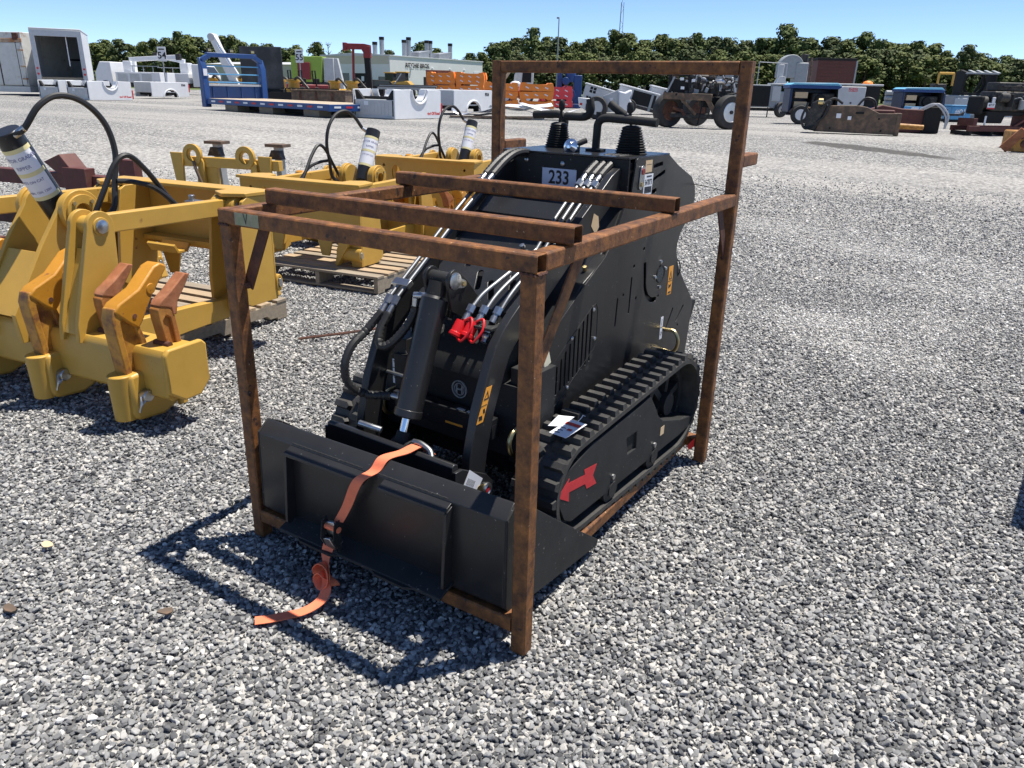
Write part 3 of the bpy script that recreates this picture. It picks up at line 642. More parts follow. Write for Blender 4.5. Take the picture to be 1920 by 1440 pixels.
# ---- steel pipes, hoses and couplings
def pipe(pts, r=.0078, name='hydraulic_pipe', mt=K['steelpipe'], n=10, sp=6): return LB(MB().tube(spline(pts, sp), r, n), name, mt)
def hexfit(a, b, r=.0125, name='fitting'):
    a, b = V(a), V(b); d = b - a
    return LB(MB().cyl(a, a + d * .45, r * 1.15, n=6).cyl(a + d * .45, a + d * .62, r * .8, n=10).cyl(a + d * .6, b, r * .98, n=12), name, K['zinc'])
def hose(pts, r=.0140, name='hydraulic_hose'):
    p = resample(spline(pts, 10), .0085); return LB(MB().tube(p, r, 9, rib=.2), name, K['hose'])
for i, x in enumerate((-.222, -.188)):
    pipe([(x, .415, .880), (x, .55, .975), (x, .75, 1.118), (x, .93, 1.236)])
    hexfit((x, .425, .887), (x, .375, .835))
    hexfit((x, .925, 1.233), (x, .985, 1.270))
    hose([(x, .98, 1.268), (x, 1.06, 1.315), (x + .004, 1.13, 1.343), (x + .012, 1.195, 1.345), (x + .02, 1.25, 1.315)])
LB(MB().box((-.205, .47, .925), (.075, .03, .022), (R(35), 0, 0)), 'pipe_clamp', K['zinc'], bevel=.002)
for i, x in enumerate((.150, .182, .213)):
    pipe([(x, .80, 1.045), (x, .90, 1.128), (x, 1.02, 1.215), (x, 1.075, 1.250)])
    hexfit((x, 1.070, 1.247), (x, 1.130, 1.285))
    hose([(x, 1.125, 1.283), (x + .005, 1.19, 1.320), (x + .012, 1.26, 1.342), (x + .022, 1.33, 1.338), (x + .03, 1.39, 1.318)])
pipe([(.11, .47, .885), (.115, .525, .925), (.13, .60, .962), (.145, .70, 1.005), (.150, .80, 1.045)])
pipe([(.155, .49, .882), (.157, .55, .925), (.165, .63, .968), (.178, .72, 1.01), (.182, .80, 1.045)])
pipe([(.20, .505, .875), (.202, .57, .930), (.207, .66, .985), (.213, .80, 1.048)])
for x, y in ((.11, .455), (.155, .470), (.20, .488)): hexfit((x, y + .022, .895), (x, y - .02, .852), .0135)
LB(MB().bb(.085, .232, .42, .50, .838, .848), 'coupler_bracket', BM, bevel=.002)
for x, y in ((.105, .415), (.145, .428)):
    c = LB(MB().lathe([(.020, 0), (.021, .01), (.021, .042), (.024, .045), (.024, .055), (0, .056)], (x, y + .012, .850), (-.10, -.55, -.75), 16), 'coupler_cap', K['red'])
    LB(MB().tube(spline([(x + .005, y - .02, .80), (x + .035, y - .035, .80), (x + .055, y - .012, .838), (x + .04, y + .012, .868), (x + .012, y + .006, .855)], 6), .0045, 8), 'cap_strap', K['red'], c)
LB(MB().lathe([(.014, 0), (.016, .012), (.013, .02), (.016, .024), (.016, .036), (.011, .042), (.011, .055), (0, .056)], (.20, .455, .838), (.05, -.6, -.72), 14), 'coupler', K['zinc'])
hose([(-.222, .378, .838), (-.245, .318, .775), (-.252, .255, .735), (-.252, .215, .675), (-.248, .222, .605), (-.225, .275, .552), (-.17, .31, .548), (-.12, .315, .556)])
LB(MB().cyl((-.125, .315, .556), (-.085, .315, .558), .0115, n=12).cyl((-.085, .32, .54), (-.085, .315, .58), .013, n=12).cyl((-.088, .315, .565), (-.055, .30, .57), .011, n=10), 'fitting', K['zinc'])
hose([(-.188, .378, .838), (-.192, .335, .78), (-.175, .315, .735), (-.140, .335, .745), (-.105, .375, .80), (-.085, .395, .85), (-.082, .40, .878)])
LB(MB().cyl((-.082, .398, .86), (-.080, .402, .905), .0125, n=12).cyl((-.09, .405, .912), (-.045, .42, .915), .0125, n=12), 'fitting', K['zinc'])
LB(MB().prism([(.985, 1.12), (1.0, 1.165), (1.035, 1.15), (1.045, 1.11), (1.02, 1.085)], 'x', .2668, .2674), 'kraft_tag', K['kraft'])
LB(MB().tube(spline([(.30, 1.82, 1.21), (.42, 1.80, 1.20), (.56, 1.72, 1.185), (.585, 1.60, 1.18)], 8), .0018, 5), 'tie_wire', K['hose'])
# ---- tracks
YF, ZF, RF, YR, ZR, RR_ = .565, .300, .165, 1.375, .335, .200
def track_path():
    d = math.hypot(YR - YF, ZR - ZF); a = math.degrees(math.atan2(ZR - ZF, YR - YF)); bt = math.degrees(math.asin((RR_ - RF) / d))
    return arc(YF, ZF, RF, a + 90 + bt, a + 270 - bt, 14), arc(YR, ZR, RR_, a - 90 - bt, a + 90 + bt, 14)
pf, prr = track_path(); loop = pf + prr
lp = [V((0, y, z)) for y, z in loop] + [V((0, *loop[0]))]
def loop_points(n):
    L_ = sum((b - a).length for a, b in zip(lp, lp[1:])); out = []; step = L_ / n; i = 0; acc = 0
    for k in range(n):
        t = k * step
        while acc + (lp[i + 1] - lp[i]).length < t: acc += (lp[i + 1] - lp[i]).length; i += 1
        d = lp[i + 1] - lp[i]; out.append((lp[i] + d * ((t - acc) / d.length), d.normalized()))
    return out
lug1 = None; lugs = {}
def lugmesh(kind):
    # block with a wedge face, u across, v along the belt, w out
    m = MB()
    if kind == 0: a = [(-.089, -.019), (-.022, -.022), (-.006, -.004), (-.014, .018), (-.089, .016)]
    else: a = [(.006, -.004), (.022, -.022), (.089, -.019), (.089, .016), (.014, .018)]
    b = [(x * .93 + (-.003 if kind == 0 else .003), y * .62) for x, y in a]; n = len(a)
    m.add([(x, y, 0) for x, y in a] + [(x, y, .021) for x, y in b], [tuple(range(n - 1, -1, -1)), tuple(range(n, 2 * n))] + [(i, (i + 1) % n, (i + 1) % n + n, i + n) for i in range(n)])
    return m.mesh('tread_lug', K['rubber'])
LM = [lugmesh(0), lugmesh(1)]
NL = 46
for s in (-1, 1):
    xc = .4425 * s
    ring = MB(); n = len(loop)
    def off(d):
        o = []
        for i in range(n):
            a, b = V((0, *loop[i - 1])), V((0, *loop[(i + 1) % n])); t = (b - a).normalized(); o.append((loop[i][0] + t.z * d, loop[i][1] - t.y * d))
        return o
    sgn = 1 if off(.01)[5][0] < loop[5][0] else -1
    outer, inner = off(.008 * sgn), off(-.010 * sgn)
    belt = LB(MB().prism(outer, 'x', xc - .09, xc + .09, [inner[::-1]]), 'track_belt', K['rubber'])
    for kind in (0, 1):
        for k, (p, d) in enumerate(loop_points(NL * 2)):
            if k % 2 != kind: continue
            out = V((0, d.z, -d.y)) * sgn
            M = Matrix.Translation(V((xc, p.y - 1.3, p.z)) + out * .008) @ Matrix((out.cross(d) * -1, d, out)).transposed().to_4x4()
            if Matrix((out.cross(d) * -1, d, out)).determinant() < 0: M = Matrix.Translation(V((xc, p.y - 1.3, p.z)) + out * .008) @ Matrix((d.cross(out) * -1, d, out)).transposed().to_4x4()
            o = bpy.data.objects.new('tread_lug', LM[kind]); COL.objects.link(o); o.parent = belt; o.matrix_local = M
    # frame
    fx0, fx1 = (.40, .528) if s > 0 else (-.528, -.40)
    fr = LB(MB().prism([(.405, .305), (.455, .215), (.50, .19), (1.40, .19), (1.52, .20), (1.55, .24), (1.41, .265), (1.22, .325), (1.17, .36), (1.136, .407), (1.075, .478), (1.0, .468), (.62, .440), (.46, .40), (.42, .36)], 'x', fx0, fx1, [[(.908, .291), (.889, .365), (.975, .363), (.982, .289)][::-1]]), 'track_frame', BM, bevel=.003)
    LB(MB().bb(.512 * s, .518 * s, .87, 1.0, .27, .39), 'frame_web', K['dark'], fr)  # near-black sheet added to stand for the shade inside the frame window
    if s > 0:
        LB(MB().prism([(.402, .327), (.473, .372), (.468, .355), (.58, .341), (.572, .363), (.662, .352), (.638, .315), (.667, .271), (.598, .278), (.584, .303), (.476, .317), (.477, .281)], 'x', .5284, .5292), 'arrow_decal', K['redpaint'], fr)
        LB(MB().bb(.5284, .5290, 1.20, 1.235, .262, .30), 'kraft_sticker', K['kraft'], fr)
    for y, z in ((.793, .225), (1.148, .222)):
        LB(MB().lathe([(.055, 0), (.055, .05), (.03, .055), (.03, .06), (0, .06)], (.475 * s, y, .192), (s, 0, 0), 18), 'road_roller', BM)
        LB(MB().lathe([(.011, 0), (.011, .007), (0, .009)], (.5285 * s, y, z + .02), (s, 0, 0), 8), 'bolt', K['zinc'], fr)
    LB(MB().cyl((.46 * s, 1.50, .232), (.46 * s, 1.60, .215), .018, n=10).cyl((.46 * s, 1.585, .217), (.46 * s, 1.61, .213), .024, n=6), 'tension_bolt', BM)
    # sprocket with spokes, idler
    sp_ = MB().ring(((.42) * s, YR, ZR), ((.46) * s, YR, ZR), .180, .145, 28).cyl((.41 * s, YR, ZR), (.48 * s, YR, ZR), .05, n=18)
    for k in range(6):
        a = k * math.pi / 3 + .3; sp_.bar((.44 * s, YR + .045 * math.cos(a), ZR + .045 * math.sin(a)), (.44 * s, YR + .15 * math.cos(a), ZR + .15 * math.sin(a)), .03, .03, (1, 0, 0))
    LB(sp_, 'drive_sprocket', BM)
    LB(MB().ring((.40 * s, YF, ZF), (.485 * s, YF, ZF), .152, .10, 26).cyl((.42 * s, YF, ZF), (.47 * s, YF, ZF), .105, n=20), 'idler_wheel', BM)
# hang tags tied to the right track
tg = LB(MB().add([(.43, .49, .507), (.50, .485, .507), (.505, .615, .512), (.435, .62, .512), (.43, .49, .508), (.50, .485, .508), (.505, .615, .513), (.435, .62, .513)], [(0, 1, 2, 3), (7, 6, 5, 4), (0, 4, 5, 1), (1, 5, 6, 2), (2, 6, 7, 3), (3, 7, 4, 0)]), 'paper_tag', K['paper'])
LB(MB().add([(.438, .575, .5134), (.497, .572, .5134), (.498, .592, .5142), (.439, .595, .5142)], [(0, 1, 2, 3)]), 'print_red', K['redink'], tg)
LB(MB().add([(.470, .535, .5118), (.488, .534, .5118), (.489, .548, .5124), (.471, .549, .5124)], [(0, 1, 2, 3)]), 'print_red', K['redink'], tg)
pt = MB()
for i in range(3): pt.add([(.44, .505 + i * .02, .5098 + i * .0008), (.462, .504 + i * .02, .5098 + i * .0008), (.462, .508 + i * .02, .51 + i * .0008), (.44, .509 + i * .02, .51 + i * .0008)], [(0, 1, 2, 3)])
LB(pt, 'print_black', K['ink'], tg)
LB(MB().add([(.40, .53, .509), (.445, .55, .511), (.44, .64, .515), (.385, .62, .513), (.40, .53, .51), (.445, .55, .512), (.44, .64, .516), (.385, .62, .514)], [(0, 1, 2, 3), (7, 6, 5, 4), (0, 4, 5, 1), (1, 5, 6, 2), (2, 6, 7, 3), (3, 7, 4, 0)]), 'paper_tag', K['paper'])
LB(MB().tube(spline([(.47, .61, .513), (.475, .635, .53), (.46, .66, .52), (.45, .70, .50)], 6), .0014, 5), 'tag_string', K['paper'])

# ------------------------------------------------------------------ bucket in front, ratchet strap over it
BU = thing('loader_bucket', 'black steel loader bucket laid at the crate front, back side out', 'bucket', (.6, .06, 0), R(-1.0))
def BB(m, name, mt=K['black'], bevel=0, parent=None):
    return m.build(name, mt, parent or BU, bevel=bevel, world=True)
x0, x1 = .075, 1.118
bp = [(.064, .470), (.056, .468), (.012, .432), (.004, .145), (.015, .128), (.10, .10), (.60, .035), (.60, .048), (.105, .115), (.025, .142), (.024, .424), (.062, .455)]
BB(MB().prism(bp, 'x', x0, x1), 'bucket_shell', K['black'], .002)
for x in (x0 - .008, x1):
    BB(MB().prism([(.060, .472), (.012, .435), (.004, .145), (.02, .12), (.10, .095), (.625, .028), (.635, .05), (.50, .15), (.30, .30), (.12, .44)], 'x', x, x + .008), 'bucket_side', K['blackmatt'], .0015)
BB(MB().bb(x0, x1, .585, .635, .024, .034), 'cutting_edge', K['blackmatt'], .001)
# mount frame: top flange in two pieces, ribs, bottom shelf, two embossed rings
for a, b in ((.235, .60), (.66, .925)):
    BB(MB().prism([(.020, .432), (-.022, .414), (-.024, .402), (-.016, .402), (.019, .42)], 'x', a, b), 'mount_flange', K['black'], .0015)
for a in (.232, .917):
    BB(MB().prism([(.021, .425), (-.020, .405), (-.038, .15), (.004, .145)], 'x', a, a + .012), 'mount_rib', K['black'], .0015)
BB(MB().prism([(.006, .158), (-.062, .135), (-.066, .126), (.005, .146)], 'x', .225, .935), 'mount_shelf', K['blackmatt'], .0015)
BB(MB().prism([(.30, -.055), (.34, -.075), (.48, -.078), (.52, -.055)], 'z', .122, .131), 'shelf_lip', K['blackmatt'], .001)
BB(MB().prism([(.64, -.055), (.68, -.075), (.80, -.078), (.84, -.055)], 'z', .122, .131), 'shelf_lip', K['blackmatt'], .001)
for cx in (.42, .765):
    pts = [V((cx + .085 * math.cos(t), 0, .29 + .062 * math.sin(t))) for t in [i * math.pi / 16 for i in range(33)]]
    for p in pts: p.y = .004 + (p.z - .145) * .0643 - .001
    BB(MB().tube(pts, .0022, 5), 'embossed_ring', K['black'])
BB(MB().tube([V((.62 + i * .012, .018, .4335 + .0012 * (i % 2))) for i in range(25)], .004, 6), 'weld_bead', K['blackmatt'])
BB(MB().tube([V((.24 + i * .012, .018, .4335 + .0012 * (i % 2))) for i in range(28)], .004, 6), 'weld_bead', K['blackmatt'])

ST = thing('ratchet_strap', 'orange ratchet strap hanging over the bucket, its tail on the gravel', 'strap', (.5, -.03, 0))
def ribbon(pts, wdirs, wd, th, name, mt=K['strap'], parent=None, sp=8):
    c = spline(pts, sp); ws = spline(wdirs, sp); vs = []; fs = []
    for i, (p, w_) in enumerate(zip(c, ws)):
        w_ = w_.normalized() * wd / 2; t = (c[min(i + 1, len(c) - 1)] - c[max(i - 1, 0)]).normalized(); n_ = t.cross(w_).normalized() * th / 2
        vs += [p - w_ - n_, p + w_ - n_, p + w_ + n_, p - w_ + n_]
    m = len(c)
    for i in range(m - 1):
        for k in range(4): fs.append((i * 4 + k, i * 4 + (k + 1) % 4, i * 4 + 4 + (k + 1) % 4, i * 4 + 4 + k))
    fs += [(3, 2, 1, 0), tuple((m - 1) * 4 + k for k in range(4))]
    return MB().add(vs, fs).build(name, mt, parent or ST, world=True)
X1 = (1, .1, 0)
ribbon([(.668, .235, .432), (.650, .195, .470), (.640, .13, .470), (.624, .055, .474), (.612, .020, .440), (.585, -.030, .415), (.535, -.035, .31), (.500, -.042, .245)], [X1] * 4 + [(1, .1, .1)] * 2 + [(1, 0, .15)] * 2, .042, .0022, 'webbing')
ra = MB().box((.482, -.052, .205), (.05, .012, .085), (R(8), R(-12), 0)).box((.47, -.062, .16), (.045, .01, .06), (R(20), R(-12), 0))
RA = ra.build('ratchet_buckle', K['zinc'], ST, bevel=.003, world=True)
for dx in (-.028, .028):
    MB().prism([(-.05, .26), (-.075, .25), (-.085, .19), (-.06, .14), (-.045, .15)], 'x', .484 + dx - .002, .484 + dx + .002).build('ratchet_cheek', K['blackmatt'], RA, bevel=.001, world=True)
MB().cyl((.452, -.058, .225), (.516, -.058, .225), .011, n=12).build('ratchet_spool', K['strap'], RA, world=True)
ribbon([(.470, -.058, .165), (.462, -.066, .130), (.468, -.080, .100), (.500, -.098, .072), (.520, -.100, .042), (.495, -.092, .022), (.455, -.088, .035), (.442, -.092, .070), (.465, -.100, .105), (.498, -.108, .098), (.512, -.116, .062), (.490, -.122, .040), (.468, -.116, .058), (.480, -.118, .085), (.505, -.126, .080)], [(1, .2, 0), (1, .2, .2), (.9, -.2, .5), (.6, -.6, .6), (-.1, -.9, .3), (-.6, -.8, .1), (-.8, -.5, -.2), (-.5, -.8, -.2), (.2, -.9, .3), (.6, -.7, .4), (.5, -.8, -.1), (.0, -.9, -.3), (-.3, -.9, .1), (.3, -.9, .3), (.6, -.7, .3)], .044, .0026, 'webbing_knot')
ribbon([(.495, -.112, .060), (.520, -.135, .045), (.532, -.165, .030), (.528, -.200, .020), (.512, -.240, .015), (.486, -.280, .016), (.458, -.315, .014), (.425, -.350, .014)], [(.95, -.1, .2), (.95, .1, .1), (.98, .0, .06), (.95, -.25, .05), (.88, -.45, .04), (.82, -.56, .03), (.78, -.62, .02), (.76, -.64, 0)], .040, .0024, 'webbing_tail')
# small debris on the gravel
def chip(name, label, cat, x, y, sx, sy, rz, mt, lift=.012):
    pts = [(sx * .8 * math.cos(a) * random.uniform(.75, 1.1), sy * math.sin(a) * random.uniform(.75, 1.1)) for a in [i * math.pi / 4 for i in range(8)]]
    o = MB().prism(pts, 'z', 0, .006).build(name, mt, bevel=.001); o.location = (x, y, gz(x, y) + lift); o.rotation_euler = (.12, .15, rz); tag(o, label, cat)
# ------------------------------------------------------------------ pallets
def pallet_proto():
    t = thing('wooden_pallet', 'x', 'pallet')
    for i, y in enumerate((-.45, -.30, -.15, 0, .15, .30, .45)):
        b = MB().box((0, 0, 0), (1.22, .098, .02)).build('top_board', K['wood' if i % 3 else 'woodgrey'], t, bevel=.002); b.location = (random.uniform(-.006, .006), y, .132); b.rotation_euler[2] = random.uniform(-.008, .008)
    for x in (-.585, 0, .585):
        p = [(-.50, .02), (-.33, .02), (-.30, .05), (-.14, .05), (-.11, .02), (.11, .02), (.14, .05), (.30, .05), (.33, .02), (.50, .02), (.50, .121), (-.50, .121)]
        s = MB().prism(p, 'x', -.02, .02).build('stringer', K['woodgrey'], t, bevel=.001); s.location = (x, 0, 0)
    for y in (-.45, 0, .45):
        b = MB().box((0, 0, 0), (1.21, .10, .018)).build('bottom_board', K['woodgrey'], t, bevel=.002); b.location = (0, y, .010)
    return t
PAL = pallet_proto()
def place(o, x, y, rz, label, z=None, group=None):
    o.location = (x, y, gz(x, y) if z is None else z); o.rotation_euler[2] = rz; o['label'] = label
    if group: o['group'] = group
    return o
place(PAL, -2.655, 1.50, R(6.9), 'weathered pallet under the rear of the nearest yellow ripper', .004, 'pallets under the rippers')
place(copy_tree(PAL), -2.70, 3.36, R(8), 'front pallet carrying the second yellow ripper mount', .004, 'pallets under the rippers')
place(copy_tree(PAL), -3.02, 4.45, R(12), 'rear pallet behind the second yellow ripper mount', .006, 'pallets under the rippers')
place(copy_tree(PAL), -3.3, 5.6, R(7), 'pallet under the farthest yellow ripper', None, 'pallets under the rippers')

# ------------------------------------------------------------------ grader rippers
Y_, YO = K['yellow'], K['yellowold']
def ripper():
    t = thing('grader_ripper', 'x', 'ripper')
    def P(m, name, mt=Y_, parent=None, bevel=.004): return m.build(name, mt, parent or t, bevel=bevel)
    P(MB().prism([(-.19, .17), (-.17, .15), (.0, .15), (.03, .18), (.03, .37), (.0, .40), (-.17, .40), (-.19, .37)], 'x', -1.13, 1.13), 'tool_beam', Y_)
    for s in (-1, 1):
        P(MB().prism([(-.205, .20), (-.12, .14), (-.02, .14), (.045, .20), (.045, .39), (.02, .415), (-.18, .415), (-.205, .39)], 'x', 1.13 * s, 1.16 * s), 'beam_end_cap', Y_, bevel=.01)
    hold = shank = tip = None
    hp = [(-.265, .275), (-.265, .07), (-.24, .04), (-.10, .025), (.03, .07), (.075, .13), (.07, .24), (.0, .30), (-.12, .285)]
    sp = [(-.225, .06), (-.250, .25), (-.274, .48), (-.280, .55), (-.262, .60), (-.215, .60), (-.150, .525), (-.118, .42), (-.085, .25), (-.10, .06)]
    si = [(-.215, .24), (-.236, .46), (-.238, .53), (-.215, .55), (-.175, .52), (-.15, .42), (-.12, .26), (-.13, .22)]
    tp = [(-.268, .585), (-.20, .52), (-.150, .480), (-.125, .505), (-.045, .625), (.052, .735), (.050, .752), (.020, .768), (-.02, .755), (-.12, .665), (-.235, .618)]
    for x in (-.9, -.3, .3, .9):
        h = P(MB().prism(hp, 'x', x - .075, x + .075), 'shank_pocket', Y_, bevel=.018)
        P(MB().cyl((x, -.258, .045), (x, -.258, .275), .055, .062, n=16), 'pocket_nose', Y_, h, .006)
        P(MB().lathe([(.030, 0), (.030, .035), (.026, .04), (0, .041)], (x + .074, -.205, .165), (1, 0, 0), 16), 'retainer_pin', K['zinc'], h, 0)
        P(MB().tube(spline([(x + .098, -.24, .17), (x + .113, -.255, .14), (x + .103, -.262, .10), (x + .108, -.25, .13), (x + .098, -.17, .18), (x + .103, -.155, .175)], 4), .006, 6), 'pin_clip', K['zinc'], h, 0)
        P(MB().bb(x + .076, x + .098, -.02, .03, .05, .08), 'stop_block', Y_, h, .003)
        k = P(MB().prism(sp, 'x', x - .040, x + .040, [si[::-1]]), 'ripper_shank', YO, bevel=.005)
        P(MB().prism(si, 'x', x - .024, x + .024), 'shank_web', YO, k, 0)
        q = P(MB().prism(tp, 'x', x - .046, x + .046), 'ripper_tooth', K['tip'], bevel=.010)
        for s in (-1, 1):
            P(MB().lathe([(.026, 0), (.024, .004), (0, .005)], (x + .046 * s, -.055, .655), (s, 0, 0), 16), 'tooth_boss', K['tip'], q, 0)
            P(MB().cyl((x + .0462 * s, -.165, .545), (x + .049 * s, -.165, .545), .012, n=12), 'tooth_pin', K['rustdark'], q, 0)
    rp = [(-.085, .30), (-.125, .54), (-.125, .58), (-.105, .60), (-.055, .575), (-.030, .53), (-.01, .38), (.015, .30)]
    ri = [(-.075, .34), (-.103, .52), (-.08, .545), (-.06, .53), (-.035, .34)]
    rt_ = [(-.118, .595), (-.100, .62), (-.04, .655), (.055, .725), (.085, .715), (.05, .665), (-.005, .60), (-.022, .535), (-.045, .54), (-.05, .575)]
    for x in (-.78, -.22, .64, 1.03):
        k = P(MB().prism(rp, 'x', x - .030, x + .030, [ri[::-1]]), 'scarifier_shank', K['shankrust'], bevel=.005)
        P(MB().prism(ri, 'x', x - .018, x + .018), 'shank_web', K['shankrust'], k, 0)
        P(MB().prism(rt_, 'x', x - .033, x + .033), 'scarifier_tooth', K['tipred'], k, .006)
        P(MB().cyl((x - .05, -.10, .405), (x + .05, -.10, .405), .016, n=10), 'shank_wedge', K['rustdark'], k, 0)
    up_ = []   # parts that ride on the linkage
    def U(*a, **k):
        o = P(*a, **k); up_.append(o); return o
    # outer towers
    for s in (-1, 1):
        for dx in (-.06, .06):
            U(MB().prism(arc(.012, .907, .075, 0, 180, 10) + [(-.20, .45), (-.21, .36), (.02, .36), (.06, .40)], 'x', .5 * s + dx - .014, .5 * s + dx + .014), 'tower_plate', Y_, bevel=.003)
        U(MB().prism([(-.05, .80), (-.20, .40), (-.175, .39), (-.025, .79)], 'x', .5 * s - .046, .5 * s + .046), 'tower_web', Y_, bevel=.002)
        U(MB().cyl((.5 * s - .08, .012, .907), (.5 * s + .08, .012, .907), .045, n=18), 'tower_boss', Y_, bevel=.003)
        U(MB().lathe([(.034, 0), (.034, .006), (.028, .010), (0, .011)], (.5 * s + .08, .012, .907), (1, 0, 0), 18), 'link_pin', K['zinc'], bevel=0)
        U(MB().bar((.5 * s, .03, .907), (.5 * s, .92, .893), .062, .095), 'upper_link', Y_, bevel=.006)
        U(MB().cyl((.5 * s - .085, .93, .890), (.5 * s + .085, .93, .890), .062, n=20), 'link_boss', Y_, bevel=.006)
        U(MB().lathe([(.036, 0), (.036, .006), (.030, .010), (0, .011)], (.5 * s + .085, .93, .890), (1, 0, 0), 18), 'link_pin', K['zinc'], bevel=0)
    # centre tower for the lift cylinder
    for s in (-1, 1):
        x = .14 * s
        U(MB().prism(arc(.20, .924, .105, -20, 165, 12) + [(-.03, .78), (-.245, .45), (-.23, .30), (.03, .30), (.16, .42), (.305, .80)], 'x', x - .016, x + .016), 'centre_plate', Y_, bevel=.003)
        fl = U(MB().ring((x + .016 * s, .20, .924), (x + .052 * s, .20, .924), .115, .045, 28), 'bearing_flange', Y_, bevel=.004)
        U(MB().ring((x + .0522 * s, .20, .924), (x + .066 * s, .20, .924), .092, .045, 28), 'flange_cap', Y_, fl, .002)
        for k in range(4):
            a = math.pi / 4 + k * math.pi / 2; U(MB().cyl((x + .066 * s, .20 + .072 * math.cos(a), .924 + .072 * math.sin(a)), (x + .076 * s, .20 + .072 * math.cos(a), .924 + .072 * math.sin(a)), .011, n=6), 'flange_bolt', K['brass'], fl, 0)
    U(MB().prism([(-.04, .74), (-.238, .44), (-.215, .43), (-.015, .73)], 'x', -.123, .123), 'centre_web', Y_, bevel=.002)
    a, b = V((0, .215, .88)), V((0, -.005, 1.335)); d = (b - a).normalized()
    cy = U(MB().lathe([(.060, 0), (.068, .01), (.068, (b - a).length - .004), (.064, (b - a).length), (0, (b - a).length)], a, d, 28), 'lift_cylinder', K['black'], bevel=0)
    Lc = (b - a).length; xx = V((1, 0, 0)); yy = d.cross(xx)   # yy points to the front
    def wrap(h0, h1, a0, a1, r, name, mt, parent):
        m = MB(); n = 20; vs = []
        for i in range(n + 1):
            q = R(a0 + (a1 - a0) * i / n); o_ = xx * math.cos(q) + yy * math.sin(q); vs += [a + d * h0 + o_ * r, a + d * h1 + o_ * r]
        m.add(vs, [(2 * i, 2 * i + 2, 2 * i + 3, 2 * i + 1) for i in range(n)]); return U(m, name, mt, parent, 0)
    sgn = 1 if yy.y < 0 else -1
    A0, A1 = (-20, 125) if sgn > 0 else (20, -125)
    wrap(.145, .275, A0, A1, .0688, 'paper_sheet', K['paper'], cy); wrap(.285, .415, A0, A1, .0688, 'paper_sheet', K['paper'], cy)
    wrap(.145, .275, A0 + 180, A1 + 180, .0688, 'paper_sheet', K['paper'], cy); wrap(.285, .415, A0 + 180, A1 + 180, .0688, 'paper_sheet', K['paper'], cy)
    for h in (.140, .275, .405): wrap(h, h + .022, A0 + 170, A1 + 190, .0694, 'tape_band', K['tape'], cy)
    for h in (.140, .275, .405): wrap(h, h + .022, A0 - 12 * sgn, A1 + 14 * sgn, .0694, 'tape_band', K['tape'], cy)
    mid = (A0 + A1) / 2
    def ctext(s_, size, h, mt, off=0):
        me_ = text_mesh(s_, size, mt, 1.0, .0003)
        for v in me_.vertices:
            q = R(mid + off) - sgn * (v.co.x / .0698) * -1 * (-1); o_ = xx * math.cos(q) + yy * math.sin(q); v.co = a + d * (h + v.co.y) + o_ * .0698
        o = bpy.data.objects.new('lettering', me_); COL.objects.link(o); o.parent = cy
    ctext('MOTOR GRADER', .0255, .372, K['inkblue']); ctext('RIPPER', .0255, .325, K['inkblue'])
    ctext('FITS ON CAT', .020, .245, K['inkblue']); ctext('140H, 12H, 120H', .018, .185, K['inkblue'])
    ctext('MOTOR GRADER', .0255, .372, K['inkblue'], 180); ctext('RIPPER', .0255, .325, K['inkblue'], 180); ctext('FITS ON CAT', .020, .245, K['inkblue'], 180)
    lp_ = U(MB().add([(.14 * 1 + .0165, -.12, .56), (.14 + .0165, -.06, .62), (.14 + .0165, -.02, .58), (.14 + .0165, -.08, .52)], [(0, 1, 2, 3)]), 'warning_label', K['paper'], bevel=0)
    # hoses
    def H(pts, r=.016): return U(MB().tube(resample(spline(pts, 10), .015), r, 8), 'hydraulic_hose', K['hose'], bevel=0)
    top = b - d * .02
    H([top + V((.06, 0, .0)), top + V((.10, .03, .035)), (.14, .10, 1.455), (.16, .20, 1.505), (.19, .31, 1.475), (.20, .41, 1.37), (.21, .44, 1.22), (.22, .40, 1.06), (.235, .36, .93), (.20, .30, .86)])
    U(MB().cyl(top + V((.055, 0, -.005)), top + V((.10, .03, .035)), .018, n=10), 'hose_fitting', K['zinc'], bevel=0)
    H([(.25, .22, .90), (.28, .28, 1.03), (.30, .36, 1.17), (.31, .44, 1.205), (.31, .54, 1.12), (.30, .64, 1.0), (.30, .72, .90)], .015)
    H([(.24, .40, 1.07), (.27, .48, 1.06), (.31, .58, 1.02), (.33, .68, .93), (.33, .74, .87)], .014)
    U(MB().box((.30, .86, .89), (.09, .07, .06)).cyl((.30, .74, .89), (.30, .84, .89), .012, n=8).cyl((.28, .86, .92), (.28, .86, .95), .02, n=6), 'valve_block', K['zinc'], bevel=.003)
    # mount frame
    U(MB().prism([(-.64, .93), (-.52, .86), (-.40, .93), (-.40, 1.12), (.40, 1.12), (.40, .93), (.52, .86), (.64, .93), (.66, 1.36), (.44, 1.40), (-.44, 1.40), (-.66, 1.36)], 'z', .955, .978), 'mount_top_plate', Y_, bevel=.004)
    ov = [(.36 + .055 * math.cos(i * math.pi / 8), .80 + .09 * math.sin(i * math.pi / 8)) for i in range(16)]
    bpz = [(-.64, .955), (.64, .955), (.64, .30), (.54, .29), (.46, .56), (.36, .56), (.30, .36), (.22, .36), (.16, .56), (-.16, .56), (-.22, .36), (-.30, .36), (-.36, .56), (-.46, .56), (-.54, .29), (-.64, .30)]
    U(MB().prism(bpz, 'y', 1.29, 1.315, [ov[::-1], circ(.52, .88, .015, 10)[::-1], circ(-.52, .88, .015, 10)[::-1], circ(.47, .70, .012, 10)[::-1]]), 'mount_back_plate', Y_, bevel=.003)
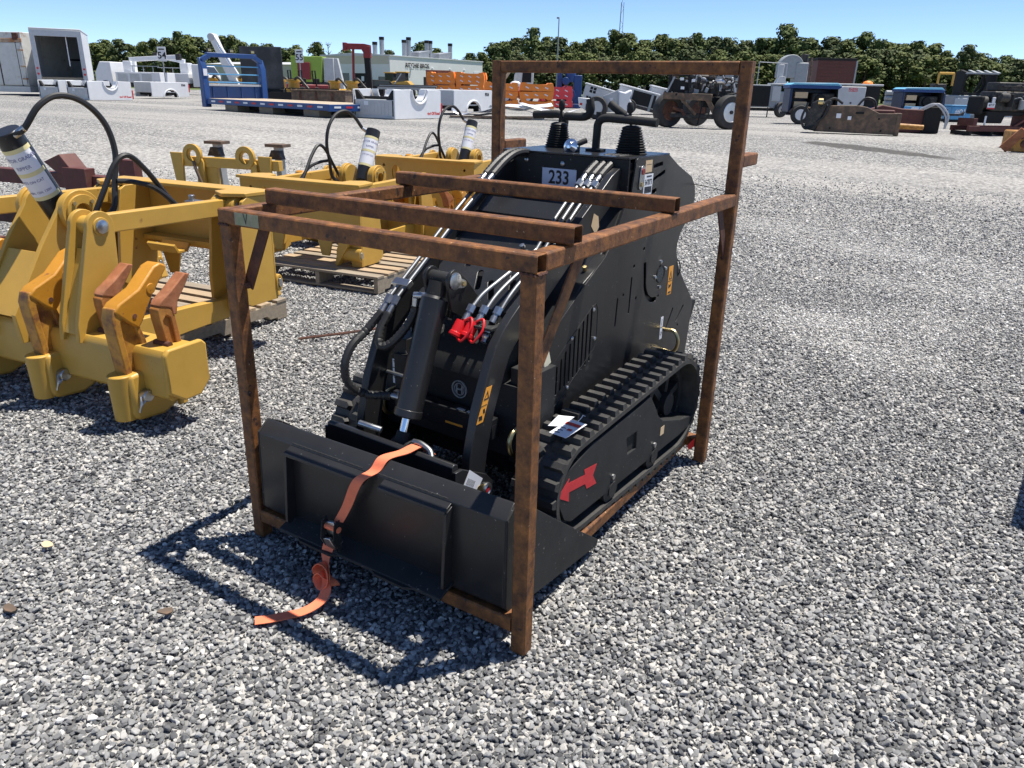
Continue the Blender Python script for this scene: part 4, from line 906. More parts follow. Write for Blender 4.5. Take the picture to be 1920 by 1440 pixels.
    for x in (-.628, -.40, .40, .628):
        U(MB().prism([(1.2895, .954), (.95, .954), (.90, .93), (.865, .80), (.845, .64), (.82, .48), (.82, .34), (.90, .30), (1.2895, .30)], 'x', x - .012, x + .012), 'mount_side_plate', Y_, bevel=.003)
    for x in (-.51, .51):
        U(MB().prism([(1.28, .86), (1.06, .86), (1.04, .78), (1.05, .50), (1.10, .36), (1.28, .34)], 'x', x - .09, x + .09), 'mount_box', Y_, bevel=.003)
        for yy_ in (1.316,):
            U(MB().prism([(x - .06, .52), (x + .06, .52), (x + .11, .31), (x + .09, .295)], 'y', 1.3155, 1.42), 'mount_foot', Y_, bevel=.003)
            U(MB().ring((x - .10 * (1 if x > 0 else -1), 1.345, .40), (x + .14 * (1 if x > 0 else -1), 1.345, .40), .055, .03, 20), 'lower_boss', Y_, bevel=.005)
            U(MB().cyl((x - .105 * (1 if x > 0 else -1), 1.345, .40), (x + .148 * (1 if x > 0 else -1), 1.345, .40), .028, n=16), 'lower_pin', K['zinc'], bevel=.002)
    U(MB().bb(-.385, .385, 1.10, 1.28, .60, .63), 'mount_shelf', Y_, bevel=.002)
    U(MB().prism([(.85, .62), (.88, .57), (.96, .57), (.99, .62), (.975, .625), (.95, .585), (.89, .585), (.865, .63)], 'x', -.16, .08), 'trough_bracket', Y_, bevel=.002)
    # lower arms
    for s in (-1, 1):
        P(MB().prism([(-.05, .30), (.10, .36), (.60, .345), (.86, .33), (.95, .37), (1.03, .33), (1.03, .25), (.95, .21), (.55, .20), (.05, .17)], 'x', .43 * s - .03, .43 * s + .03), 'lower_arm', Y_, bevel=.005)
        P(MB().cyl((.43 * s - .07, .95, .29), (.43 * s + .07, .95, .29), .075, n=20), 'arm_boss', Y_, bevel=.008)
        P(MB().lathe([(.034, 0), (.034, .008), (0, .009)], (.43 * s + .07, .95, .29), (1, 0, 0), 16), 'arm_pin', K['zinc'], bevel=0)
    P(MB().prism([(.04, .18), (.04, .36), (.20, .34), (.30, .24), (.28, .18)], 'x', .10, .36), 'arm_gusset', Y_, bevel=.004)
    return t, up_
RIP, RUP = ripper()
for o in RUP:      # the mount frame is shallow
    if o.name.split('_')[0] in ('mount', 'lower'):
        for v in o.data.vertices:
            if v.co.y > .93: v.co.y = .93 + (v.co.y - .93) * .52
def lower(root, dz):
    for c in root.children:
        nm = c.name.split('.')[0]
        if nm in UPN: c.location.z -= dz
UPN = set(o.name.split('.')[0] for o in RUP)
place(RIP, -2.19, .445, R(6.9), 'nearest yellow grader ripper with big teeth pointing up, black lettered cylinder', 0, 'yellow grader rippers')
r2 = copy_tree(RIP); place(r2, -3.12, 4.16, R(186.9), 'middle yellow grader ripper, mount frame facing the crate, on pallets', 0, 'yellow grader rippers')
r3 = copy_tree(RIP); place(r3, -3.54, 6.37, R(186.9), 'farthest yellow grader ripper beside the crate back post', .02, 'yellow grader rippers')
for r_ in (r2, r3): lower(r_, .145)

# ------------------------------------------------------------------ coupler frame with hooks, jack legs, maroon frames at the left
QF = thing('coupler_frame', 'yellow quick coupler frame with two big hooks behind the nearest ripper', 'coupler', (-6.92, 5.42, gz(-6.92, 5.42)), R(15))
def Q(m, name, mt=K['yellow'], bevel=.005): return m.build(name, mt, QF, bevel=bevel)
Q(MB().bb(-.78, .82, -.05, .05, .44, .57), 'cross_beam')
for x in (-.50, .34):
    hk = arc(.0, .60, .14, -20, 180, 14) + [(-.14, .56), (-.10, .50)] + arc(-.06, .52, .045, 200, 360, 5) + arc(0, .60, .062, 190, 20, 8) + [(.07, .44), (.03, .22), (.06, .02), (.16, .02), (.16, .50)]
    Q(MB().prism(hk, 'y', -.09, -.055), 'hook_plate').location = (x, 0, 0); Q(MB().ring((0 + x * 0, 0, 0), (0, .02, 0), .145, .085, 28).xf(Matrix.Translation((x, -.11, .60))), 'hook_ring', bevel=.004)
for x in (-.78, .62):
    Q(MB().prism([(-.10, .62), (.10, .62), (.07, 0), (-.02, 0)], 'y', -.02, .02), 'side_plate').location = (x, -.06, 0)
Q(MB().bb(-.40, -.18, -.03, .03, .02, .44), 'upright'); Q(MB().bb(.42, .62, -.03, .03, .02, .44), 'upright')
Q(MB().tube(spline([(-.47, -.12, .52), (-.43, -.14, .42), (-.36, -.13, .20), (-.36, -.12, .05)], 6), .022, 8), 'hook_latch', K['brownsteel'])
for i, (x, y) in enumerate(((-7.30, 5.62), (-6.42, 5.92))):
    j = thing('steel_stand', ('left' if i == 0 else 'right') + ' of two grey steel stands behind the yellow coupler frame', 'stand', (x, y, gz(x, y)), R(15), 'grey stands behind the coupler')
    MB().prism([(-.10, .0), (.02, .0), (-.04, .74), (-.16, .74)], 'x', -.02, .06).build('post', K['greypaint'], j, bevel=.004)
    MB().bb(-.14, .14, -.18, .02, .72, .76).build('head_plate', K['brownsteel'], j, bevel=.004)
    MB().prism([(-.12, .56), (.10, .56), (.06, .68), (-.06, .68)], 'y', -.16, -.06).build('cradle', K['engine'], j, bevel=.004)
    MB().bb(-.10, .12, -.20, .16, 0, .02).build('foot', K['greypaint'], j)
RD = thing('maroon_frame', 'dark maroon steel attachment frame at the left edge behind the ripper', 'attachment', (-4.35, 2.1, 0), R(10))
def D(m, name, mt=K['rustred']): return m.build(name, mt, RD, bevel=.006)
D(MB().bb(.28, .46, -.02, .06, 0, .98), 'upright'); D(MB().bb(-1.2, .28, -.08, .02, .72, .84), 'cross_beam'); D(MB().bb(-.22, .04, -.14, -.04, .0, .90), 'upright')
D(MB().bb(-1.3, .30, -.06, .04, .36, .50), 'cross_beam', K['rustdark']); D(MB().prism([(-.3, .84), (-.1, .84), (-.25, 1.0), (-.45, .93)], 'y', -.12, .04), 'lug')
D(MB().bb(-1.0, -.1, -.5, -.05, .04, .14), 'base_plate', K['rustdark']); D(MB().bb(-1.6, -.7, -.7, -.4, .25, .33), 'plate')
MB().tube(spline([(-1.62, 1.72, .02), (-1.40, 2.06, .03), (-1.30, 2.35, .03), (-1.52, 2.42, .03)], 8), .009, 6).build('rod', K['rustdark'])
tag(bpy.data.objects['rod'], 'thin bent dark steel rod lying on the gravel beside the pallet', 'rod')
chip('wood_chip', 'small weathered wood chip on the gravel at lower left', 'wood chip', .162, -.479, .034, .016, R(60), K['brownsteel'], .016)
chip('leaf', 'dry tan leaf on the gravel left of the crate shadow', 'leaf', -.524, -.486, .03, .018, R(20), K['kraft'], .014)
chip('leaf', 'dry brown leaf at the left edge of the gravel', 'leaf', -.258, -.744, .035, .016, R(10), K['brownsteel'], .014)
# ------------------------------------------------------------------ yard behind: helpers
ZP = .55; VR = R(32.26)
def bg(name, label, cat, x, y, rz=0.0, group=None, world=False): return thing(name, label, cat, (x, y, gz(x, y)), (0 if world else VR) + rz, group)
def part(t, name, mt, m, bevel=.01): return m.build(name, K[mt] if isinstance(mt, str) else mt, t, bevel=bevel)
def wheel(t, c, r, wd, axis_=(0, -1, 0), rim='white', name='wheel'):
    """tyre with dished rim; axis points to the outer face"""
    c = V(c); d = V(axis_).normalized()
    ty = MB().lathe([(r * .60, 0), (r * .93, 0), (r, wd * .18), (r, wd * .82), (r * .93, wd), (r * .60, wd), (r * .58, wd * .5)], c - d * (wd / 2), d, 28)
    ty.f.append(tuple()) if False else None
    w_ = part(t, name, 'tire', ty, 0)
    part(w_, 'rim', rim, MB().lathe([(r * .60, wd * .95), (r * .56, wd * .98), (r * .50, wd * .80), (r * .42, wd * .72), (r * .20, wd * .76), (r * .16, wd * .90), (0, wd * .92)], c - d * (wd / 2), d, 24), 0)
    if rim == 'alu':
        part(w_, 'hub', 'engine', MB().lathe([(r * .24, 0), (r * .22, .05), (r * .12, .07), (r * .10, .12), (0, .125)], c + d * wd * .20, d, 16), 0)
    for k in range(10 if rim == 'alu' else 6):
        a = k * math.pi / (5 if rim == 'alu' else 3); t_ = V((0, 0, 1)); x = d.cross(t_).normalized(); y = d.cross(x)
        p = c + d * wd * .24 + (x * math.cos(a) + y * math.sin(a)) * r * .30
        part(w_, 'lug_nut', 'engine', MB().cyl(p, p + d * .03, r * .045, n=6), 0)
    return w_

# ------------------------------------------------------------------ pickup beds (three upside down, two upright)
def pickup_bed(flip=True, lights=True):
    t = thing('pickup_bed', 'x', 'pickup bed')
    Wd, Ld, H = 1.86, 2.48, .92
    ac = 1.30; ar = .43
    side = [(0, 0), (Ld, 0), (Ld, H - .02), (Ld - .02, H)] + arc(ac, H + .02, ar, 0, -180, 16) + [(.02, H), (0, H - .02)]
    for x in (-Wd / 2, Wd / 2 - .05):
        part(t, 'side_panel', 'white', MB().prism(side, 'x', x, x + .05), .012)
    fl_ = [(ac + ar * math.cos(R(-a)), H + .02 + ar * math.sin(R(-a))) for a in range(0, 181, 10)]
    for s in (-1, 1):
        part(t, 'arch_flare', 'white', MB().tube([V((s * (Wd / 2 + .005), y, z - .03)) for y, z in fl_], .045, 8), 0)
        part(t, 'wheel_housing', 'white', MB().prism(arc(ac, H + .02, ar - .01, -180, 0, 12) + arc(ac, H + .02, ar - .05, 0, -180, 12), 'x', s * (Wd / 2 - .06), s * (Wd / 2 - .34)), 0)
    part(t, 'bulkhead', 'greylight', MB().bb(-Wd / 2 + .05, Wd / 2 - .05, .0, .04, .0, .60), .008)
    for i in range(9):
        x = -.62 + i * .155; part(t, 'bulkhead_rib', 'greylight', MB().bb(x - .03, x + .03, -.012, .0, .14, .52), .006)
    part(t, 'bulkhead_rail', 'greylight', MB().bb(-Wd / 2 + .05, Wd / 2 - .05, -.02, .0, .02, .09), .008)
    part(t, 'lot_card', 'paper', MB().bb(-.42, -.22, -.018, -.014, .42, .54), 0)
    for s in (-1, 1): part(t, 'corner_seal', 'ink', MB().bb(s * (Wd / 2 - .08) - .02, s * (Wd / 2 - .08) + .02, -.014, -.002, .05, .58), 0)
    part(t, 'bed_floor', 'greylight', MB().bb(-Wd / 2 + .05, Wd / 2 - .05, .05, Ld - .03, .56, .60), .004)
    for y in (.35, .8, 1.8, 2.25): part(t, 'cross_sill', 'dark', MB().bb(-Wd / 2 + .1, Wd / 2 - .1, y - .05, y + .05, .605, .70), .005)
    part(t, 'corner_brace', 'dark', MB().prism([(-.80, .60), (-.45, .60), (-.75, .90), (-.84, .90)], 'y', .02, .12), .004)
    part(t, 'corner_brace', 'dark', MB().prism([(.55, .60), (.84, .60), (.86, .90), (.80, .90)], 'y', .02, .12), .004)
    for s in (-1, 1): part(t, 'tail_light', 'redpaint', MB().bb(s * (Wd / 2 - .06), s * (Wd / 2 + .012), Ld - .005, Ld + .07, .06, .50), .01)
    me_ = put_text('decal', '4x4 Off Road', .13, K['redink'], t, (Wd / 2 + .003, Ld - .42, .16), (0, 1, 0), (0, 0, 1), bold=.006, world=False)
    return t
BED = pickup_bed()
place(BED, -16.6, 18.97, 0, 'upside down white pickup bed right of the blue flatbed, nearest bed', None, 'white pickup beds')
place(copy_tree(BED), -40.1, 22.2, R(3), 'upside down white pickup bed below the open box body, right of the pair', None, 'white pickup beds')
place(copy_tree(BED), -42.3, 21.9, R(3), 'upside down white pickup bed below the open box body, left of the pair', None, 'white pickup beds')
def upright_bed():
    t = thing('pickup_bed', 'x', 'pickup bed'); Wd, Ld, H = 1.86, 2.48, .95; ac = 1.25; ar = .45
    side = [(0, .10), (ac - ar - .001, .10)] + arc(ac, .05, ar, 172, 8, 14) + [(ac + ar + .001, .10), (Ld, .12), (Ld, H - .03), (Ld - .03, H), (.03, H), (0, H - .03)]
    for s in (-1, 1):
        x = s * (Wd / 2); part(t, 'side_panel', 'white', MB().prism(side, 'x', x, x - s * .05), .014)
        part(t, 'arch_flare', 'white', MB().tube([V((x + s * .006, ac + (ar + .03) * math.cos(R(a)), .06 + (ar + .03) * math.sin(R(a)))) for a in range(4, 177, 9)], .04, 8), 0)
        part(t, 'wheel_housing', 'dark', MB().prism(arc(ac, .05, ar - .005, 5, 175, 12) + arc(ac, .05, ar - .04, 175, 5, 12), 'x', x - s * .06, x - s * .34), 0)
        part(t, 'tail_light', 'redpaint', MB().bb(x - s * .07, x + s * .012, Ld - .01, Ld + .06, .38, .82), .01)
    part(t, 'bulkhead', 'greylight', MB().bb(-Wd / 2 + .06, Wd / 2 - .06, 0, .04, .36, H - .02), .008)
    part(t, 'bed_floor', 'greylight', MB().bb(-Wd / 2 + .06, Wd / 2 - .06, .05, Ld - .02, .34, .39), .004)
    for y in (.3, .9, 1.7, 2.3): part(t, 'cross_sill', 'dark', MB().bb(-.8, .8, y - .05, y + .05, .2, .335), .005)
    put_text('decal', 'FX4', .16, K['ink'], t, (Wd / 2 + .004, Ld - .35, .78), (0, 1, 0), (0, 0, 1), bold=.01, world=False)
    return t
UB = upright_bed()
place(UB, -18.55, 24.9, R(-4), 'upright white pickup bed behind the nearest bed, left of the crate post', None, 'white pickup beds')
place(copy_tree(UB), -43.6, 28.2, R(-3), 'upright white pickup bed partly hidden behind the blue flatbed', None, 'white pickup beds')
# ------------------------------------------------------------------ left: rusty container, box body, crane trucks, signs
t = bg('cargo_container', 'old white container with rusty top rail and doors at the left edge', 'container', -50.6, 24.2, R(-8))
part(t, 'body', 'whitedirty', MB().bb(-2.4, 1.05, .06, 6, .55, 3.55), .03)
part(t, 'base_rail', 'whitedirty', MB().bb(-2.4, 1.1, 0, 6, .18, .52), .02)
for x in (-1.9, -.62, .66): part(t, 'lock_rod', 'dark', MB().cyl((x, .02, .55), (x, .02, 3.0), .03, n=8), 0)
for x0, x1 in ((-2.3, -.66), (-.58, .98)): part(t, 'door_leaf', 'whitedirty', MB().bb(x0, x1, .0, .055, .6, 2.95), .02)
rw = mat('rust_wash', (.36, .16, .07), .8, var=.3, scale=2, col2=(.55, .45, .33), mix=.5, mscale=1.5)
part(t, 'header_rail', rw, MB().bb(-2.4, 1.08, -.02, .06, 2.98, 3.2), .02)
for x in (-.9, .55): part(t, 'corner_casting', 'rustdark', MB().bb(x, x + .35, -.05, .1, 3.1, 3.5), .03)
for z in (.9, 1.6, 2.5): part(t, 'hinge', rw, MB().bb(.75, 1.12, -.05, .0, z, z + .09), .01)
t = bg('truck_box', 'white truck box body with open dark rear above two pickup beds', 'truck box', -46.5, 25.05, R(24))
part(t, 'roof', 'greylight', MB().bb(-1.32, 1.32, 0, 6, 3.62, 3.72), .03); part(t, 'side_wall', 'white', MB().bb(-1.3, -1.24, .05, 6, .95, 3.62), .01); part(t, 'side_wall', 'white', MB().bb(1.24, 1.3, .05, 6, .95, 3.62), .01)
part(t, 'front_wall', 'greypaint', MB().bb(-1.24, 1.24, 5.9, 6, .95, 3.62), 0); part(t, 'floor', 'woodgrey', MB().bb(-1.24, 1.24, .05, 5.9, .95, 1.08), 0)
for x0, x1 in ((-1.32, -1.08), (1.08, 1.32)): part(t, 'door_post', 'silverpaint', MB().bb(x0, x1, -.02, .05, .9, 3.3), .01)
part(t, 'door_header', 'silverpaint', MB().bb(-1.32, 1.32, -.02, .05, 3.28, 3.62), .01); part(t, 'rear_sill', 'greypaint', MB().bb(-1.32, 1.32, -.02, .05, .78, .95), .01)
part(t, 'cargo_track', 'dark', MB().bb(-.9, 1.2, 5.86, 5.9, 2.1, 2.2), 0); part(t, 'pull_strap', 'paper', MB().bb(.45, .5, .3, .32, 1.7, 3.3), 0)
for s in (-1, 1):
    for z in (1.25, 1.55): part(t, 'marker_lamp', 'redpaint', MB().cyl((s * 1.2, -.02, z), (s * 1.2, -.05, z), .06, n=12), 0)
for x in (-.9, .9): part(t, 'chassis_leg', 'dark', MB().bb(x - .1, x + .1, .4, 5, 0, .78), 0)
def crane_truck(x, y, rz, label, boom, col='white', group='white crane trucks'):
    t = bg('crane_truck', label, 'crane truck', x, y, rz, group)
    part(t, 'chassis', 'engine', MB().bb(-2.6, 2.6, -.5, .5, .5, .85), .02); part(t, 'cab', col, MB().prism([(-2.9, .6), (-1.5, .6), (-1.5, 2.3), (-2.4, 2.3), (-2.9, 1.5)], 'y', -1.05, 1.05), .05)
    part(t, 'windscreen', 'glass', MB().prism([(-2.86, 1.55), (-2.44, 2.2), (-2.46, 2.2), (-2.9, 1.55)], 'y', -.9, .9), 0)
    part(t, 'service_body', col, MB().bb(-1.2, 2.5, -1.05, 1.05, .85, 1.6), .03)
    for xx in (-.6, .4, 1.4): part(t, 'locker_door', 'greylight', MB().bb(xx - .4, xx + .4, -1.075, -1.052, .9, 1.5), .01)
    part(t, 'crane_turret', col, MB().bb(-.9, -.2, -.4, .4, 1.6, 2.4), .04)
    part(t, 'boom', col, MB().bar((-.5, 0, 2.5), boom, .28, .32), .03); part(t, 'boom_tip', 'engine', MB().box(boom, (.35, .3, .45)), .03)
    for xx in (-2.1, 1.2, 2.0):
        wheel(t, (xx, -.95, .48), .48, .28, (0, -1, 0), 'white')
    for xx in (.2, 1.1, 1.9): part(t, 'rail_post', 'greypaint', MB().cyl((xx, -.9, 1.6), (xx, -.9, 2.05), .025, n=6), 0)
    part(t, 'guard_rail', 'greypaint', MB().bb(.1, 2.4, -.92, -.88, 2.0, 2.06), 0)
    return t
crane_truck(-57.5, 37.0, R(-8), 'white crane truck with level boom right of the open box body', (3.6, 0, 2.75))
crane_truck(-57.2, 40.6, R(175), 'white service truck with lowered boom behind the left pickup beds', (1.8, .2, 2.9))
t = bg('knuckle_crane', 'white folded knuckle boom crane leaning between blue headboard and black body', 'crane', -36.0, 28.1, R(0))
part(t, 'base', 'greypaint', MB().bb(-.1, .9, -.4, .4, 0, 1.1), .03); part(t, 'mast', 'white', MB().bar((.75, 0, .8), (-.25, 0, 3.35), .26, .42), .03)
part(t, 'boom', 'white', MB().bar((-.2, -.3, 3.3), (.95, -.3, 1.3), .22, .34), .03); part(t, 'knuckle', 'greylight', MB().cyl((-.22, -.45, 3.28), (-.22, .2, 3.28), .2, n=14), .02); part(t, 'ram', 'chrome', MB().cyl((.1, -.45, 2.9), (.7, -.45, 1.9), .05, n=10), 0)
def sign(x, y, txt, label, h):
    t = bg('lot_sign', label, 'sign', x, y, 0, 'row number signs')
    part(t, 'post', 'greypaint', MB().cyl((0, 0.03, 0), (0, 0.03, h), .04, n=8), 0); part(t, 'board', 'white', MB().bb(-.3, .3, -.02, .02, h - .95, h), .01)
    me_ = text_mesh(txt, .62, K['ink'], 1, .012); me_.transform(Matrix.Translation((0, -.025, h - .58)) @ Matrix.Rotation(R(90), 4, 'X')); o = bpy.data.objects.new('lettering', me_); COL.objects.link(o); o.parent = t
    part(t, 'caption', 'ink', MB().bb(-.2, .2, -.027, -.022, h - .2, h - .12), 0)
sign(-50.6, 34.6, '54', 'white sign numbered 54 above the blue flatbed headboard', 3.25); sign(-46.6, 43.7, '55', 'white sign numbered 55 left of the grey building', 3.5)
# ------------------------------------------------------------------ blue flatbed body with headboard
t = bg('flatbed_body', 'blue steel flatbed truck body with wooden deck and tall headboard', 'flatbed', -25.4, 19.0, R(-8.8), world=True)
Lf, Wf = 8.0, 2.55
part(t, 'frame_side', 'bluep', MB().bb(-.1, Lf, -.06, .04, .22, .42), .01); part(t, 'frame_side', 'bluep', MB().bb(-.1, Lf, Wf - .04, Wf + .06, .22, .42), .01); part(t, 'frame_end', 'bluep', MB().bb(Lf, Lf + .1, -.06, Wf + .06, .20, .42), .01)
for i in range(16): part(t, 'deck_plank', 'deckwood', MB().bb(.05, Lf - .02, .05 + i * .154, .05 + i * .154 + .146, .36, .425 + random.uniform(-.006, .006)), .004)
for x in (1.2, 3.6, 6.4): part(t, 'support_block', 'woodgrey', MB().bb(x, x + .9, .1, Wf - .1, 0, .215), .01)
part(t, 'long_sill', 'dark', MB().bb(.6, Lf - .6, .6, .85, .05, .355), 0); part(t, 'long_sill', 'dark', MB().bb(.6, Lf - .6, Wf - .85, Wf - .6, .05, .355), 0)
for i in range(13): part(t, 'reflector_strip', 'redpaint' if i % 2 else 'paper', MB().bb(.5 + i * .58, .80 + i * .58, -.068, -.062, .30, .36), 0)
for i in range(5): part(t, 'reflector_strip', 'redpaint' if i % 2 else 'paper', MB().bb(Lf + .102, Lf + .108, .15 + i * .48, .42 + i * .48, .30, .36), 0)
for y in (0.0, Wf): part(t, 'head_post', 'bluep', MB().prism([(-.16, .1), (.16, .1), (.14, 1.55), (-.02, 1.9), (-.14, 1.9)], 'y', y - .12, y + .12), .02)
part(t, 'head_beam', 'bluep', MB().bb(-.12, .06, .2, Wf - .2, 1.93, 2.10), .02)
for y in (.1, Wf - .1): part(t, 'head_corner', 'bluep', MB().bar((-.03, y - (.12 if y < 1 else -.12), 1.80), (-.03, y + (.25 if y < 1 else -.25), 2.02), .17, .17, (1, 0, 0)), .01)
for z in (1.0, 1.3, 1.6): part(t, 'head_rail', 'bluesky', MB().bb(-.05, 0, .12, Wf - .12, z, z + .045), .005)
part(t, 'head_panel', 'bluep', MB().bb(-.06, .0, .12, Wf - .12, .42, .88), .01); part(t, 'head_grating', 'silverpaint', MB().bb(-.08, .08, .12, Wf - .12, .88, .96), .005)
for i in range(4): part(t, 'panel_stiffener', 'bluep', MB().bb(.0, .04, .3 + i * .62, .35 + i * .62, .42, .87), .005)
for y in (.35, 1.28, 2.2): part(t, 'work_lamp', 'ink', MB().bb(-.09, .03, y - .09, y + .09, 2.12, 2.24), .01); part(t, 'lamp_lens', 'brass', MB().bb(.031, .04, y - .07, y + .07, 2.14, 2.22), 0)
part(t, 'lot_card', 'paper', MB().bb(.161, .166, -.08, .08, 1.25, 1.5), 0)
# ------------------------------------------------------------------ black dump body and long frame, red gantry
t = bg('dump_headboard', 'tall black steel headboard with long black frame rails behind the flatbed', 'truck body', -31.75, 27.1, R(-10))
part(t, 'headboard', mat('scuffed_black', (.022, .022, .024), .5, var=.4, scale=.8, col2=(.07, .07, .075), mix=.55, mscale=.7), MB().bb(-1.0, 1.28, 0, .1, .75, 2.75), .02)
part(t, 'bolster', 'dark', MB().bb(-1.0, 1.3, -.1, .3, .45, .76), .02); part(t, 'frame_rail', 'dark', MB().bb(-.9, 5.2, -.3, -.1, .25, .62), .01); part(t, 'frame_rail', 'dark', MB().bb(-.9, 5.2, .9, 1.1, .25, .62), .01)
for x in (0, 1.3, 2.6, 3.9): part(t, 'cross_member', 'engine', MB().bb(x, x + .15, -.1, .9, .3, .58), .01)
part(t, 'guard_rail', 'dark', MB().bb(1.3, 4.4, -.32, -.26, .78, .84), 0)
for x in (1.5, 2.4, 3.3, 4.2): part(t, 'guard_post', 'dark', MB().bb(x, x + .06, -.32, -.26, .62, .78), 0)
t = bg('steel_skid', 'brown rusty steel skid box beside the black frame', 'skid', -26.7, 25.9, R(-10)); part(t, 'body', 'brownsteel', MB().bb(-1.1, 1.6, 0, .9, 0, .72), .02)
for x in (-.7, .1, .9): part(t, 'stiffener', 'rustdark', MB().bb(x, x + .1, -.04, 0, .05, .68), .01)
part(t, 'rim', 'brownsteel', MB().bb(-1.15, 1.65, -.05, .95, .72, .79), .01)
t = bg('hoist_gantry', 'dark red hoist arm on a black mast in front of the grey building', 'hoist', -32.0, 35.2, R(0))
part(t, 'mast', 'dark', MB().bar((.32, 0, 0), (.18, 0, 2.8), .34, .34, (1, 0, 0)), .02); part(t, 'mast_collar', 'crimson', MB().bb(.0, .42, -.2, .2, 2.55, 3.2), .02)
part(t, 'arm', 'crimson', MB().bb(-1.05, .05, -.17, .17, 3.0, 3.32), .02); part(t, 'arm_head', 'crimson', MB().bb(-1.2, -.98, -.2, .2, 2.92, 3.36), .02); part(t, 'elbow', 'crimson', MB().prism([(-.1, 3.0), (.05, 3.32), (.42, 3.25), (.42, 2.75), (.12, 2.6)], 'y', -.18, .18), .01)
part(t, 'strut', 'crimson', MB().cyl((-.72, 0, .1), (-.62, 0, 3.0), .075, n=10), 0); part(t, 'brace', 'crimson', MB().bar((-.55, 0, 1.0), (-.05, 0, .1), .08, .12), 0); part(t, 'foot', 'crimson', MB().bb(-1.1, .5, -.4, .4, 0, .14), .01)
# ------------------------------------------------------------------ yellow pumps, small machines far left of the building
def pump(x, y, i, label):
    t = bg('yellow_pump', label, 'pump', x, y, R(random.uniform(-20, 20)), 'yellow pumps in front of the building')
    part(t, 'skid', 'engine', MB().bb(-.9, .9, -.4, .4, 0, .2), .02); part(t, 'housing', 'yellow', MB().lathe([(.2, 0), (.38, .08), (.42, .5), (.3, .62), (.3, .9), (.4, .95), (.4, 1.05), (0, 1.06)], (-.35, 0, .2), (0, 0, 1), 18), 0)
    part(t, 'motor', 'yellow', MB().cyl((.1, 0, .55), (.85, 0, .55), .27, n=16), .02); part(t, 'pipe', 'engine', MB().tube(spline([(-.3, -.2, 1.1), (.1, -.3, 1.35), (.5, -.3, 1.0), (.9, -.35, .6)], 6), .07, 8), 0)
    part(t, 'flange', 'yellow', MB().cyl((-.35, -.42, .55), (-.35, -.52, .55), .24, n=16), .01)
for i, (lx, d_) in enumerate(((-17.2, 47), (-15.4, 46), (-13.6, 48), (-12.0, 45), (-10.2, 47), (-16.4, 51), (-9.0, 46))):
    P = CAM + V((-.534, .8455, 0)) * d_ + V((.8455, .534, 0)) * lx
    pump(P.x, P.y, i, ['yellow pump left of the red hoist, farthest left', 'yellow pump left of the red hoist, second from left', 'yellow pump left of the red hoist, third from left', 'yellow pump just left of the red hoist strut', 'yellow pump just right of the black hoist mast', 'yellow pump in the back row left of the hoist', 'yellow pump at the right end of the row'][i])
t = bg('green_chipper', 'lime green machine hopper in front of the low building wing', 'machine', -53.0, 50.6, 0)
part(t, 'hopper', 'green', MB().prism([(-1.3, 1.2), (1.3, 1.2), (1.5, 3.3), (-1.3, 3.3)], 'y', -.8, .8), .03); part(t, 'chassis', 'engine', MB().bb(-1.6, 2.4, -.7, .7, .4, 1.2), .03); part(t, 'engine_cover', 'crimson', MB().bb(-.7, .4, -.95, -.81, 1.4, 2.8), .02); part(t, 'tank', 'greylight', MB().bb(1.5, 2.4, -.6, .6, 1.2, 3.2), .03); part(t, 'chute', 'greylight', MB().prism([(2.4, .6), (3.2, .6), (2.7, 3.2), (2.3, 3.2)], 'y', -.3, .3), .02)
for xx in (-.9, .9): wheel(t, (xx, -.8, .42), .42, .24, (0, -1, 0), 'white')
for i, (lx, d_) in enumerate(((-15.8, 58), (-14.9, 57.5), (-14.2, 58.5))):
    P = CAM + V((-.534, .8455, 0)) * d_ + V((.8455, .534, 0)) * lx; t = bg('tractor_mower', ['red small tractor near the sign, leftmost of three', 'red small tractor near the sign, middle of three', 'red small tractor near the sign, rightmost of three'][i], 'tractor', P.x, P.y, R(30), 'small red tractors')
    part(t, 'body', 'crimson', MB().bb(-.6, .6, -.3, .3, .45, 1.0), .05); part(t, 'roll_bar', 'dark', MB().tube([V((-.3, -.35, .9)), V((-.35, -.35, 1.9)), V((-.35, .35, 1.9)), V((-.3, .35, .9))], .05, 6), 0); part(t, 'seat', 'dark', MB().bb(-.35, 0, -.2, .2, 1.0, 1.4), .04)
    wheel(t, (-.4, -.4, .42), .42, .25); wheel(t, (.5, -.4, .3), .3, .2)
# ------------------------------------------------------------------ grey building
t = bg('yard_building', 'long grey metal sided building with roof exhaust stacks and wall lettering', 'building', -72.84, 84.23, 0, world=True)
BH = 5.1
part(t, 'front_wall', 'wall', MB().bb(-.15, 0, 0, 22, 0, BH - .3), .01)
gw = [[(-11.0, .05), (-7.6, .05), (-7.6, 2.6), (-11.0, 2.6)], [(-6.6, .05), (-3.4, .05), (-3.4, 2.6), (-6.6, 2.6)], [(-2.2, .05), (-.9, .05), (-.9, 2.2), (-2.2, 2.2)]]
part(t, 'side_wall', 'wall', MB().prism([(-13, 0), (-.151, 0), (-.151, BH - 1.3), (-13, BH - 1.3)], 'y', 0, .15, [h[::-1] for h in gw]), .01); part(t, 'side_fascia', 'wallcream', MB().bb(-13, -.151, -.02, .15, BH - 1.299, BH - .3), .01)
for i, h in enumerate(gw): part(t, 'roller_door' if i < 2 else 'door', 'glass' if i != 1 else 'dark', MB().bb(h[0][0], h[1][0], .12, .14, .05, h[2][1]), 0)
part(t, 'window', 'white', MB().bb(-5.4, -4.9, .10, .115, 1.6, 2.2), 0)
part(t, 'roof', 'greylight', MB().prism([(-13.1, BH - .3), (.1, BH - .3), (.1, BH - .15), (-6.5, BH + .12), (-13.1, BH - .15)], 'y', -.1, 22.1), .02)
